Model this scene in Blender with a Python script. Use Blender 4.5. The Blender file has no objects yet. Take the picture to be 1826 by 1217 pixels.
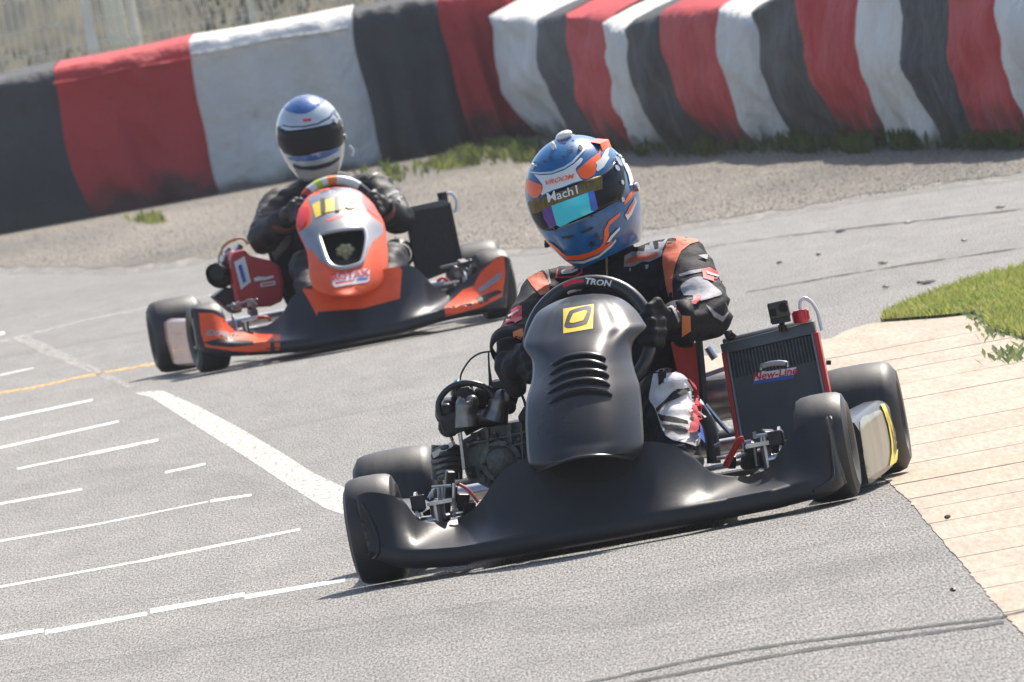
import bpy, bmesh, math, random
import numpy as np
from mathutils import Vector, Matrix, Euler, noise
from mathutils.bvhtree import BVHTree
from mathutils.geometry import tessellate_polygon

random.seed(7)
sc = bpy.context.scene
COL = sc.collection
R = math.radians

# ------------------------------------------------------------------ camera
F, H, ROLL = 31000.0, 1.57, R(10.4)
CX, CY = 913.0, 608.5
PITCH = math.atan(795.0 / F)
cR = Vector((1, 0, 0)); fW = Vector((0, math.cos(PITCH), -math.sin(PITCH))); uW = Vector((0, math.sin(PITCH), math.cos(PITCH)))
camX = math.cos(ROLL) * cR - math.sin(ROLL) * uW
camY = math.sin(ROLL) * cR + math.cos(ROLL) * uW
cam_d = bpy.data.cameras.new('camera'); cam = bpy.data.objects.new('camera', cam_d); COL.objects.link(cam)
M = Matrix((camX, camY, -fW)).transposed().to_4x4(); M.translation = Vector((0, 0, H)); cam.matrix_world = M
cam_d.sensor_width = 36; cam_d.lens = F / 1826 * 36; cam_d.clip_start = 1; cam_d.clip_end = 3000
cam_d.dof.use_dof = True; cam_d.dof.focus_distance = 41.6; cam_d.dof.aperture_fstop = 38
sc.camera = cam

# ------------------------------------------------------------------ light
SUN_AZ, SUN_EL = R(32), R(50)          # azimuth from +Y towards +X
sun_dir = Vector((math.sin(SUN_AZ) * math.cos(SUN_EL), math.cos(SUN_AZ) * math.cos(SUN_EL), math.sin(SUN_EL)))
w = bpy.data.worlds.new('World'); sc.world = w; w.use_nodes = True
wn = w.node_tree.nodes; bgn = wn['Background']
sky = wn.new('ShaderNodeTexSky'); sky.sky_type = 'NISHITA'; sky.sun_disc = False
sky.sun_elevation = SUN_EL; sky.sun_rotation = SUN_AZ; sky.dust_density = 2.0
w.node_tree.links.new(sky.outputs[0], bgn.inputs[0]); bgn.inputs[1].default_value = 0.13
sd = bpy.data.lights.new('sun', 'SUN'); sd.energy = 4.9; sd.angle = R(0.53); sd.color = (1, 0.93, 0.83)
so = bpy.data.objects.new('sun', sd); COL.objects.link(so); so.rotation_euler = sun_dir.to_track_quat('Z', 'Y').to_euler()
sc.view_settings.view_transform = 'Standard'; sc.view_settings.look = 'None'
sc.view_settings.exposure = 0.55; sc.view_settings.gamma = 1; sc.view_settings.use_curve_mapping = False

# ------------------------------------------------------------------ projection helpers (pixel of the 1826x1217 photo -> place)
def ray(px, py):
    dx, dy = px - CX, py - CY
    return Vector((0, 0, H)), (dx * camX - dy * camY + F * fW).normalized()
def G(px, py, z=0.0):
    o, d = ray(px, py); t = (z - o.z) / d.z; return o + d * t
def AT(px, py, Y):                       # world point at distance Y
    o, d = ray(px, py); return o + d * ((Y - o.y) / d.y)
class Frame:
    def __init__(s, mat): s.m = mat; s.i = mat.inverted()
    def ray(s, px, py):
        o, d = ray(px, py); o2 = s.i @ o; d2 = (s.i.to_3x3() @ d).normalized(); return o2, d2
    def P(s, px, py, Y):
        o, d = s.ray(px, py); return o + d * ((Y - o.y) / d.y)

# ------------------------------------------------------------------ materials
MATS = {}
def mat(name, col, rough=0.6, metal=0.0, var=0.0, vscale=8, bump=0.0, bscale=40, coat=0.0, col2=None, stretch=None, spec=0.5, sheen=0, detail=4, rvar=0.0):
    if name in MATS: return MATS[name]
    m = bpy.data.materials.new(name); m.use_nodes = True; nt = m.node_tree; b = nt.nodes['Principled BSDF']
    b.inputs['Base Color'].default_value = (*col, 1); b.inputs['Roughness'].default_value = rough
    b.inputs['Metallic'].default_value = metal; b.inputs['Coat Weight'].default_value = coat; b.inputs['Coat Roughness'].default_value = 0.06
    b.inputs['Specular IOR Level'].default_value = spec
    if sheen: b.inputs['Sheen Weight'].default_value = sheen
    tc = nt.nodes.new('ShaderNodeTexCoord'); mp = nt.nodes.new('ShaderNodeMapping')
    nt.links.new(tc.outputs['Object'], mp.inputs[0])
    if stretch: mp.inputs['Scale'].default_value = stretch
    if var > 0 or col2 is not None:
        n = nt.nodes.new('ShaderNodeTexNoise'); n.inputs['Scale'].default_value = vscale; n.inputs['Detail'].default_value = detail; n.inputs['Roughness'].default_value = 0.65
        nt.links.new(mp.outputs[0], n.inputs['Vector'])
        r = nt.nodes.new('ShaderNodeValToRGB'); r.color_ramp.elements[0].position = 0.32; r.color_ramp.elements[1].position = 0.68
        a = col2 if col2 is not None else tuple(c * (1 - var) for c in col)
        bb = col if col2 is not None else tuple(min(1, c * (1 + var)) for c in col)
        r.color_ramp.elements[0].color = (*a, 1); r.color_ramp.elements[1].color = (*bb, 1)
        nt.links.new(n.outputs[0], r.inputs[0]); nt.links.new(r.outputs[0], b.inputs['Base Color'])
        if rvar:
            mr = nt.nodes.new('ShaderNodeMapRange'); mr.inputs[3].default_value = rough - rvar; mr.inputs[4].default_value = rough + rvar
            nt.links.new(n.outputs[0], mr.inputs[0]); nt.links.new(mr.outputs[0], b.inputs['Roughness'])
    if bump > 0:
        n2 = nt.nodes.new('ShaderNodeTexNoise'); n2.inputs['Scale'].default_value = bscale; n2.inputs['Detail'].default_value = 5
        nt.links.new(mp.outputs[0], n2.inputs['Vector'])
        bp = nt.nodes.new('ShaderNodeBump'); bp.inputs['Strength'].default_value = bump; bp.inputs['Distance'].default_value = 0.01
        nt.links.new(n2.outputs[0], bp.inputs['Height']); nt.links.new(bp.outputs[0], b.inputs['Normal'])
    MATS[name] = m; return m

def ground_mat(name, c1, c2, big1, big2, gx=150, gy=7, bump=0.5, rough=0.85, spec=0.3, bigs=(0.6, 0.12), speck=0.5):
    """fine grain (worn along the driving direction) over large stains"""
    m = bpy.data.materials.new(name); m.use_nodes = True; nt = m.node_tree; b = nt.nodes['Principled BSDF']; N = nt.nodes.new; L = nt.links.new
    b.inputs['Roughness'].default_value = rough; b.inputs['Specular IOR Level'].default_value = spec
    tc = N('ShaderNodeTexCoord')
    def noise_(sx, sy, det, rg=0.6):
        mp = N('ShaderNodeMapping'); mp.inputs['Scale'].default_value = (sx, sy, 1); L(tc.outputs['Object'], mp.inputs[0])
        n = N('ShaderNodeTexNoise'); n.inputs['Scale'].default_value = 1; n.inputs['Detail'].default_value = det; n.inputs['Roughness'].default_value = rg
        L(mp.outputs[0], n.inputs['Vector']); return n
    def ramp(n, a, b_, p0, p1):
        r = N('ShaderNodeValToRGB'); r.color_ramp.elements[0].position = p0; r.color_ramp.elements[1].position = p1
        r.color_ramp.elements[0].color = (*a, 1); r.color_ramp.elements[1].color = (*b_, 1); L(n.outputs[0], r.inputs[0]); return r
    fine = ramp(noise_(gx, gy, 3, 0.7), c1, c2, 0.36, 0.64)
    big = ramp(noise_(bigs[0], bigs[1], 5), big1, big2, 0.3, 0.7)
    mid = ramp(noise_(9, 1.0, 4), (0.86,) * 3, (1.08,) * 3, 0.3, 0.7)
    mx = N('ShaderNodeMix'); mx.data_type = 'RGBA'; mx.blend_type = 'MULTIPLY'; mx.inputs[0].default_value = 1
    L(fine.outputs[0], mx.inputs[6]); L(big.outputs[0], mx.inputs[7])
    mx2 = N('ShaderNodeMix'); mx2.data_type = 'RGBA'; mx2.blend_type = 'MULTIPLY'; mx2.inputs[0].default_value = 1
    L(mx.outputs[2], mx2.inputs[6]); L(mid.outputs[0], mx2.inputs[7]); L(mx2.outputs[2], b.inputs['Base Color'])
    if bump:
        n2 = noise_(gx * 0.9, gy * 0.9, 3, 0.7); bp = N('ShaderNodeBump'); bp.inputs['Strength'].default_value = bump; bp.inputs['Distance'].default_value = 0.004
        L(n2.outputs[0], bp.inputs['Height']); L(bp.outputs[0], b.inputs['Normal'])
    MATS[name] = m; return m

def fade_mat(name, col, rough=0.8, thr=0.42, soft=0.12, sx=30, sy=6, maxa=1.0, base_alpha=0.0):
    """worn paint / rubber: alpha broken up by noise"""
    m = bpy.data.materials.new(name); m.use_nodes = True; nt = m.node_tree; b = nt.nodes['Principled BSDF']; N = nt.nodes.new; L = nt.links.new
    b.inputs['Base Color'].default_value = (*col, 1); b.inputs['Roughness'].default_value = rough
    tc = N('ShaderNodeTexCoord'); mp = N('ShaderNodeMapping'); mp.inputs['Scale'].default_value = (sx, sy, 1); L(tc.outputs['Object'], mp.inputs[0])
    n = N('ShaderNodeTexNoise'); n.inputs['Scale'].default_value = 1; n.inputs['Detail'].default_value = 5; n.inputs['Roughness'].default_value = 0.7; L(mp.outputs[0], n.inputs['Vector'])
    mr = N('ShaderNodeMapRange'); mr.inputs[1].default_value = thr - soft; mr.inputs[2].default_value = thr + soft; mr.inputs[3].default_value = base_alpha; mr.inputs[4].default_value = maxa
    L(n.outputs[0], mr.inputs[0]); L(mr.outputs[0], b.inputs['Alpha']); MATS[name] = m; return m

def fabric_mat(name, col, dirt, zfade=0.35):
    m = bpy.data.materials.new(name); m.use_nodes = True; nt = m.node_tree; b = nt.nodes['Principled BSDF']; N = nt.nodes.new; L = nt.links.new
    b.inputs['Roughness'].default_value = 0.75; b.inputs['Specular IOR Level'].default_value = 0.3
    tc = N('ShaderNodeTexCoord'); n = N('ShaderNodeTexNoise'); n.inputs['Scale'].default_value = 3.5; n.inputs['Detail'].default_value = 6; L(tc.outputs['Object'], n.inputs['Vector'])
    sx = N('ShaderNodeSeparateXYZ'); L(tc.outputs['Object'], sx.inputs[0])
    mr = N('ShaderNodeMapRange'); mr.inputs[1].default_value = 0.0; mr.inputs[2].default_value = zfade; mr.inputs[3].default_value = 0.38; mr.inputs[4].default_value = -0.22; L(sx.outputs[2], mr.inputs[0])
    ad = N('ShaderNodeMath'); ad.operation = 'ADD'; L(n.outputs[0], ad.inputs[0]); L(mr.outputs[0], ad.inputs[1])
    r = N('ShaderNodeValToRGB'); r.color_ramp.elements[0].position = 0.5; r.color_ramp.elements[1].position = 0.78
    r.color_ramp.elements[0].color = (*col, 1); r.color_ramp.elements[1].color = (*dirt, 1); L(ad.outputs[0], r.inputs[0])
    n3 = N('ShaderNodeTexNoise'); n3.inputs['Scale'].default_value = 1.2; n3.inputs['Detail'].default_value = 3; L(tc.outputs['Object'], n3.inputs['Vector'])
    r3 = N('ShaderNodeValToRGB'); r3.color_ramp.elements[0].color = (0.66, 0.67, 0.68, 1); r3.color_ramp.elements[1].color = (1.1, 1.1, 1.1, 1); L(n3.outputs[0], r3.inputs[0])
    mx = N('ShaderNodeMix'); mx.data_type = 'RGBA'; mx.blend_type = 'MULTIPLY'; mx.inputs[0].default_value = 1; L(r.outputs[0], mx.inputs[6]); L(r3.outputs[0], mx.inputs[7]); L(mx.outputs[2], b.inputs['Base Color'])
    n2 = N('ShaderNodeTexNoise'); n2.inputs['Scale'].default_value = 9; n2.inputs['Detail'].default_value = 4; L(tc.outputs['Object'], n2.inputs['Vector'])
    bp = N('ShaderNodeBump'); bp.inputs['Strength'].default_value = 0.7; bp.inputs['Distance'].default_value = 0.05; L(n2.outputs[0], bp.inputs['Height']); L(bp.outputs[0], b.inputs['Normal'])
    MATS[name] = m; return m

M_ASPH = ground_mat('asphalt', (0.062, 0.060, 0.056), (0.37, 0.358, 0.336), (0.86, 0.855, 0.85), (1.06, 1.05, 1.035), gx=190, gy=12, bigs=(0.9, 0.06))
M_VERGE = ground_mat('gravelly verge', (0.06, 0.055, 0.048), (0.32, 0.29, 0.245), (0.55, 0.54, 0.52), (1.15, 1.1, 1.02), gx=75, gy=3, bump=0.8, bigs=(0.8, 0.08))
M_EARTH = ground_mat('dry grass earth', (0.02, 0.022, 0.013), (0.12, 0.10, 0.06), (0.5, 0.6, 0.4), (1.1, 1.05, 0.95), gx=5, gy=0.6, bigs=(0.5, 0.06))
M_SLAB = ground_mat('sand concrete', (0.39, 0.32, 0.245), (0.50, 0.425, 0.335), (0.86, 0.85, 0.84), (1.06, 1.05, 1.05), gx=70, gy=4, bump=0.25, rough=0.9)
M_WHITEP = fade_mat('worn white paint', (0.62, 0.585, 0.51), thr=0.46, soft=0.10, sx=70, sy=6, maxa=.95, base_alpha=.25)
M_WHITEL = fade_mat('white line paint', (0.8, 0.79, 0.76), thr=0.42, soft=0.1, sx=45, sy=9, base_alpha=.15)
M_WHITEF = fade_mat('faded white paint', (0.72, 0.68, 0.62), thr=0.56, soft=0.12, sx=50, sy=3, maxa=0.6)
M_YEL = fade_mat('faded yellow line', (0.75, 0.45, 0.12), thr=0.45, soft=0.1, sx=30, sy=4, maxa=0.8)
M_RUB = fade_mat('tyre rubber marks', (0.03, 0.03, 0.03), thr=0.42, soft=0.15, sx=25, sy=8, maxa=0.85)
M_CRACK = fade_mat('asphalt crack', (0.02, 0.02, 0.02), thr=0.5, soft=0.1, sx=8, sy=2, maxa=0.9)
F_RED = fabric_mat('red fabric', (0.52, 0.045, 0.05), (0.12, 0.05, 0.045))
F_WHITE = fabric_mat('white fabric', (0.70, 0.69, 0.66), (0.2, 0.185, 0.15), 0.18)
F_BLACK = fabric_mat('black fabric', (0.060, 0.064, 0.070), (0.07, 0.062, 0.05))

BLK = mat('satin black plastic', (0.020, 0.022, 0.028), 0.42, spec=.26, bump=0.04, bscale=60, col2=(0.031, 0.031, 0.033), vscale=6, rvar=0.12)
BLK2 = mat('gloss black plastic', (0.014, 0.016, 0.024), 0.30, col2=(0.026, 0.026, 0.028), vscale=7, spec=.28, coat=0.08, rvar=0.12)
RUBB = mat('slick rubber', (0.028, 0.027, 0.027), 0.52, bump=0.08, bscale=120, var=0.35, vscale=10, stretch=(6, 1, 1), rvar=0.06)
DARK = mat('dark metal', (0.03, 0.03, 0.032), 0.42, 0.5, var=0.3, vscale=30)
STEEL = mat('steel', (0.5, 0.5, 0.52), 0.28, 1.0, var=0.2, vscale=40)
GUN = mat('engine casting', (0.15, 0.148, 0.135), 0.5, 0.6, var=0.35, vscale=35, bump=0.3, bscale=90)
CHRM = mat('polished pipe', (0.22, 0.20, 0.185), 0.36, 1.0, var=0.3, vscale=14)
REDM = mat('red anodised metal', (0.5, 0.03, 0.025), 0.35, 0.3, var=0.15)
CORE = mat('radiator core', (0.035, 0.036, 0.038), 0.5, 0.5, var=0.2, vscale=50)
FINM = mat('radiator fin', (0.10, 0.10, 0.09), 0.45, 0.5, var=0.3, vscale=50)
PLATE = mat('grey curtain', (0.052, 0.055, 0.06), 0.55, 0.0, var=0.12, vscale=10)
SUIT = mat('black race suit', (0.010, 0.010, 0.014), 0.75, var=0.3, vscale=20, bump=0.5, bscale=30, spec=.25)
SUITG = mat('grey suit cloth', (0.28, 0.28, 0.31), 0.7, var=0.25, vscale=25, bump=0.3, bscale=40)
SUITW = mat('white suit cloth', (0.68, 0.66, 0.66), 0.75, var=0.12, vscale=25, bump=0.3, bscale=40)
CORAL = mat('coral suit cloth', (0.62, 0.13, 0.06), 0.7, var=0.12, vscale=30, bump=0.3, bscale=40)
REDC = mat('red cloth print', (0.62, 0.05, 0.06), 0.65, var=0.15)
GLOVE = mat('black glove', (0.010, 0.010, 0.012), 0.65, spec=.25, var=0.3, vscale=40, bump=0.3, bscale=60)
GLOVEO = mat('orange glove', (0.72, 0.2, 0.05), 0.6, var=0.1)
HBLUE = mat('helmet blue', (0.004, 0.11, 0.29), 0.28, 0.0, var=0.35, vscale=14, coat=.45, spec=.4)
HORG = mat('helmet orange', (0.95, 0.12, 0.01), 0.35, coat=.3, var=0.05)
HWHT = mat('helmet white', (0.7, 0.7, 0.68), 0.25, coat=1.0, var=0.05)
HNAVY = mat('helmet navy', (0.008, 0.016, 0.06), 0.25, coat=1.0, var=0.2)
VIS = mat('dark visor', (0.006, 0.007, 0.012), 0.16, spec=0.22, var=0.1)
GOLD = mat('gold visor strip', (0.14, 0.10, 0.035), 0.3, 0.6, var=0.5, vscale=60, stretch=(6, 1, 1))
IRI1 = mat('iridescent teal', (0.0, 0.62, 0.62), 0.2, 0.3, col2=(0.02, 0.55, 0.85), vscale=45, stretch=(6, 1, 0.5), coat=1)
IRI2 = mat('iridescent blue', (0.01, 0.08, 0.45), 0.2, 0.3, coat=1, var=0.2)
IRI3 = mat('iridescent violet', (0.06, 0.01, 0.24), 0.2, 0.3, coat=1, var=0.3)
TXTW = mat('white lettering', (0.75, 0.75, 0.75), 0.5, var=0.04)
TXTR = mat('red lettering', (0.65, 0.02, 0.03), 0.5, var=0.04)
TXTB = mat('blue print', (0.03, 0.1, 0.45), 0.5, var=0.04)
TXTK = mat('black lettering', (0.02, 0.02, 0.02), 0.5, var=0.04)
YELS = mat('yellow sticker', (0.85, 0.58, 0.02), 0.4, var=0.05, coat=0.3)
YPOD = mat('yellow pod stripe', (0.85, 0.68, 0.03), 0.35, var=0.05)
OLIV = mat('pale pod film', (0.15, 0.145, 0.11), 0.32, 0.0, var=0.4, vscale=6, coat=0.15, stretch=(1, 3, .6))
ORNG = mat('orange plastic', (0.82, 0.10, 0.025), 0.42, var=0.12, vscale=10, spec=.3)
SILV = mat('silver film', (0.27, 0.28, 0.30), 0.25, 0.5, var=0.15, vscale=6, coat=0.3)
REDP = mat('red airbox plastic', (0.42, 0.018, 0.03), 0.38, var=0.15)
BEIGE = mat('pale beige metal', (0.5, 0.42, 0.22), 0.45, 0.3, var=0.2)
H2BLU = mat('second helmet blue', (0.02, 0.10, 0.32), 0.25, 0.1, var=0.4, vscale=26, coat=1.0)
H2SIL = mat('second helmet silver', (0.45, 0.5, 0.54), 0.28, 0.2, var=0.12, coat=1.0)
MESHW = mat('fence wire', (0.8, 0.77, 0.66), 0.5, 0.2, var=0.1)
POSTC = mat('cream fence post', (0.8, 0.77, 0.66), 0.6, var=0.1)
POSTG = mat('grey green post', (0.5, 0.52, 0.46), 0.6, var=0.12)
TRANS = mat('white hose', (0.75, 0.76, 0.8), 0.3, var=0.05)
GR1 = mat('grass blades', (0.22, 0.29, 0.05), 0.6, col2=(0.40, 0.38, 0.12), vscale=3)
GR2 = mat('weed leaves', (0.06, 0.10, 0.025), 0.6, col2=(0.15, 0.16, 0.05), vscale=4)
GR4 = mat('dry tuft leaves', (0.13, 0.17, 0.035), 0.6, col2=(0.24, 0.24, 0.08), vscale=3)
GR3 = mat('sage weed leaves', (0.17, 0.22, 0.09), 0.6, var=0.3)
BRN = mat('bank scrub', (0.13, 0.15, 0.05), 0.8, col2=(0.20, 0.17, 0.10), vscale=2)
STONE = mat('loose stones', (0.4, 0.37, 0.32), 0.8, col2=(0.2, 0.18, 0.16), vscale=6)

for m_ in (GR1, GR2, GR3, GR4):
    nt = m_.node_tree; b_ = nt.nodes['Principled BSDF']; t_ = nt.nodes.new('ShaderNodeBsdfTranslucent'); x_ = nt.nodes.new('ShaderNodeMixShader'); x_.inputs[0].default_value = 0.5
    src = b_.inputs['Base Color'].links[0].from_socket; nt.links.new(src, t_.inputs[0]); nt.links.new(b_.outputs[0], x_.inputs[1]); nt.links.new(t_.outputs[0], x_.inputs[2]); nt.links.new(x_.outputs[0], nt.nodes['Material Output'].inputs[0])

# ------------------------------------------------------------------ object helpers
def tag(o, label=None, cat=None, group=None, kind=None):
    if label: o['label'] = label
    if cat: o['category'] = cat
    if group: o['group'] = group
    if kind: o['kind'] = kind
    return o
def empty(name, m=None):
    o = bpy.data.objects.new(name, None); COL.objects.link(o); o.empty_display_size = 0.2
    if m is not None: o.matrix_world = m
    return o
class MB:
    def __init__(s): s.v = []; s.f = []; s.mi = []; s.cur = 0
    def add(s, vs, fs):
        b = len(s.v); s.v += [tuple(v) for v in vs]
        for f in fs: s.f.append(tuple(b + i for i in f)); s.mi.append(s.cur)
    def box(s, c, size, rot=None):
        c = Vector(c); m = rot.to_matrix() if rot else Matrix.Identity(3)
        vs = [c + m @ Vector((sx * size[0] / 2, sy * size[1] / 2, sz * size[2] / 2)) for sx in (-1, 1) for sy in (-1, 1) for sz in (-1, 1)]
        s.add(vs, [(0, 1, 3, 2), (4, 6, 7, 5), (0, 4, 5, 1), (2, 3, 7, 6), (0, 2, 6, 4), (1, 5, 7, 3)])
    def tube(s, pts, r, n=8, smooth=True, cap=True):
        pts = [Vector(p) for p in pts]; rs = list(r) if hasattr(r, '__len__') else [r] * len(pts)
        if smooth and len(pts) > 2: pts, rs = crom(pts, rs, 5)
        vs = []; prev = None
        for i, p in enumerate(pts):
            t = (pts[min(i + 1, len(pts) - 1)] - pts[max(i - 1, 0)]).normalized()
            if prev is None: a = t.orthogonal().normalized()
            else: a = (prev - t * prev.dot(t)).normalized()
            prev = a; b = t.cross(a)
            for k in range(n): an = 2 * math.pi * k / n; vs.append(p + rs[i] * (math.cos(an) * a + math.sin(an) * b))
        fs = [(i * n + k, i * n + (k + 1) % n, (i + 1) * n + (k + 1) % n, (i + 1) * n + k) for i in range(len(pts) - 1) for k in range(n)]
        if cap: fs += [tuple(range(n - 1, -1, -1)), tuple((len(pts) - 1) * n + k for k in range(n))]
        s.add(vs, fs)
    def ell(s, c, r, nu=16, nv=10, rot=None):
        c = Vector(c); r = (r, r, r) if not hasattr(r, '__len__') else r; m = rot.to_matrix() if rot else Matrix.Identity(3)
        vs = [c + m @ Vector((0, 0, r[2]))]
        for j in range(1, nv):
            th = math.pi * j / nv
            for i in range(nu):
                ph = 2 * math.pi * i / nu; vs.append(c + m @ Vector((r[0] * math.sin(th) * math.cos(ph), r[1] * math.sin(th) * math.sin(ph), r[2] * math.cos(th))))
        vs.append(c + m @ Vector((0, 0, -r[2]))); fs = [(0, 1 + i, 1 + (i + 1) % nu) for i in range(nu)]
        for j in range(nv - 2):
            for i in range(nu): a = 1 + j * nu; fs.append((a + i, a + nu + i, a + nu + (i + 1) % nu, a + (i + 1) % nu))
        a = 1 + (nv - 2) * nu; fs += [(a + (i + 1) % nu, a + i, len(vs) - 1) for i in range(nu)]
        s.add(vs, fs)
    def caps(s, a, b, ra, rb, n=14):          # tapered capsule
        a, b = Vector(a), Vector(b); d = (b - a); L = d.length; d.normalize()
        pts = [a - d * ra * 0.95, a - d * ra * 0.7, a, a + (b - a) * .33, a + (b - a) * .66, b, b + d * rb * 0.7, b + d * rb * 0.95]
        s.tube(pts, [ra * .3, ra * .72, ra, ra + (rb - ra) * .33, ra + (rb - ra) * .66, rb, rb * .72, rb * .3], n, smooth=False)
    def rev(s, prof, c, axis, n=32, close=False):   # profile (along, radius)
        c = Vector(c); ax = Vector(axis).normalized(); a = ax.orthogonal().normalized(); b = ax.cross(a); vs = []
        for (t, r) in prof:
            for k in range(n): an = 2 * math.pi * k / n; vs.append(c + ax * t + r * (math.cos(an) * a + math.sin(an) * b))
        m = len(prof); fs = [(i * n + k, i * n + (k + 1) % n, ((i + 1) % m) * n + (k + 1) % n, ((i + 1) % m) * n + k) for i in range(m if close else m - 1) for k in range(n)]
        s.add(vs, fs)
    def grid(s, rows):
        nu = len(rows[0]); vs = [p for r in rows for p in r]
        s.add(vs, [(j * nu + i, j * nu + i + 1, (j + 1) * nu + i + 1, (j + 1) * nu + i) for j in range(len(rows) - 1) for i in range(nu - 1)])
    def prism(s, poly, off):                  # 3-D polygon pushed by vector off
        off = Vector(off); n = len(poly); vs = [Vector(p) for p in poly] + [Vector(p) + off for p in poly]
        tris = tessellate_polygon([[Vector(p) for p in poly]])
        fs = [tuple(t) for t in tris] + [tuple(i + n for i in reversed(t)) for t in tris] + [(i, (i + 1) % n, (i + 1) % n + n, i + n) for i in range(n)]
        s.add(vs, fs)
    def mesh(s, name, mats):
        me = bpy.data.meshes.new(name); me.from_pydata([tuple(v) for v in s.v], [], s.f)
        for m in (mats if isinstance(mats, (list, tuple)) else [mats]): me.materials.append(m)
        me.polygons.foreach_set('material_index', s.mi); me.update(); return me
    def build(s, name, mats, parent=None, smooth=True, angle=40, bevel=0, solid=0, fix=True):
        me = s.mesh(name, mats)
        if fix:
            bm = bmesh.new(); bm.from_mesh(me); bmesh.ops.recalc_face_normals(bm, faces=bm.faces); bm.to_mesh(me); bm.free()
        return link(name, me, parent, smooth, angle, bevel, solid)
def link(name, me, parent=None, smooth=True, angle=40, bevel=0, solid=0):
    if smooth: me.shade_smooth(); me.set_sharp_from_angle(angle=R(angle))
    o = bpy.data.objects.new(name, me); COL.objects.link(o)
    if parent: o.parent = parent
    if solid: md = o.modifiers.new('s', 'SOLIDIFY'); md.thickness = solid; md.offset = 0
    if bevel: md = o.modifiers.new('b', 'BEVEL'); md.width = bevel; md.segments = 2; md.limit_method = 'ANGLE'
    return o
def crom(pts, rs, k):
    P = [pts[0] * 2 - pts[1]] + pts + [pts[-1] * 2 - pts[-2]]; out = []; ro = []
    for i in range(1, len(P) - 2):
        for j in range(k):
            t = j / k; a, b, c, d = P[i - 1], P[i], P[i + 1], P[i + 2]
            out.append(0.5 * ((2 * b) + (c - a) * t + (2 * a - 5 * b + 4 * c - d) * t * t + (3 * b - a - 3 * c + d) * t ** 3)); ro.append(rs[i - 1] * (1 - t) + rs[i] * t)
    out.append(pts[-1]); ro.append(rs[-1]); return out, ro
def smooth2d(poly, k=4, closed=True):
    n = len(poly); out = []
    for i in range(n if closed else n - 1):
        q = lambda j: Vector(poly[j % n]) if closed else Vector(poly[max(0, min(n - 1, j))])
        a, b, c, d = q(i - 1), q(i), q(i + 1), q(i + 2)
        for j in range(k):
            t = j / k; p = 0.5 * ((2 * b) + (c - a) * t + (2 * a - 5 * b + 4 * c - d) * t * t + (3 * b - a - 3 * c + d) * t ** 3); out.append((p.x, p.y))
    if not closed: out.append(tuple(poly[-1]))
    return out
def remesh(mb, name, mats, voxel, parent=None, iters=6, disp=None):
    me = mb.mesh('tmp', mats); t = bpy.data.objects.new('tmp', me); COL.objects.link(t)
    md = t.modifiers.new('r', 'REMESH'); md.mode = 'VOXEL'; md.voxel_size = voxel; md.use_smooth_shade = True
    ms = t.modifiers.new('s', 'SMOOTH'); ms.factor = 0.5; ms.iterations = iters
    dg = bpy.context.evaluated_depsgraph_get(); dg.update(); ev = t.evaluated_get(dg)
    m2 = bpy.data.meshes.new_from_object(ev); bpy.data.objects.remove(t)
    if disp:
        ns = [v.normal.copy() for v in m2.vertices]
        for v, nn in zip(m2.vertices, ns): v.co += nn * disp(v.co, nn)
    m2.name = name; m2.materials.clear()
    for m in (mats if isinstance(mats, (list, tuple)) else [mats]): m2.materials.append(m)
    return link(name, m2, parent, True, 180)
def bvh_of(o):
    dg = bpy.context.evaluated_depsgraph_get(); dg.update(); me = o.evaluated_get(dg).to_mesh()
    return BVHTree.FromPolygons([v.co.copy() for v in me.vertices], [tuple(p.vertices) for p in me.polygons])
def text_tris(body, bold=0.0):
    c = bpy.data.curves.new('t', 'FONT'); c.body = body; c.size = 1; c.align_x = 'CENTER'; c.align_y = 'CENTER'; c.offset = bold; c.resolution_u = 3
    o = bpy.data.objects.new('t', c); COL.objects.link(o); dg = bpy.context.evaluated_depsgraph_get(); dg.update()
    me = bpy.data.meshes.new_from_object(o.evaluated_get(dg)); bpy.data.objects.remove(o)
    vs = [(v.co.x, v.co.y) for v in me.vertices]; fs = [tuple(p.vertices) for p in me.polygons]; bpy.data.meshes.remove(me); return vs, fs
TOPF = {}
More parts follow.
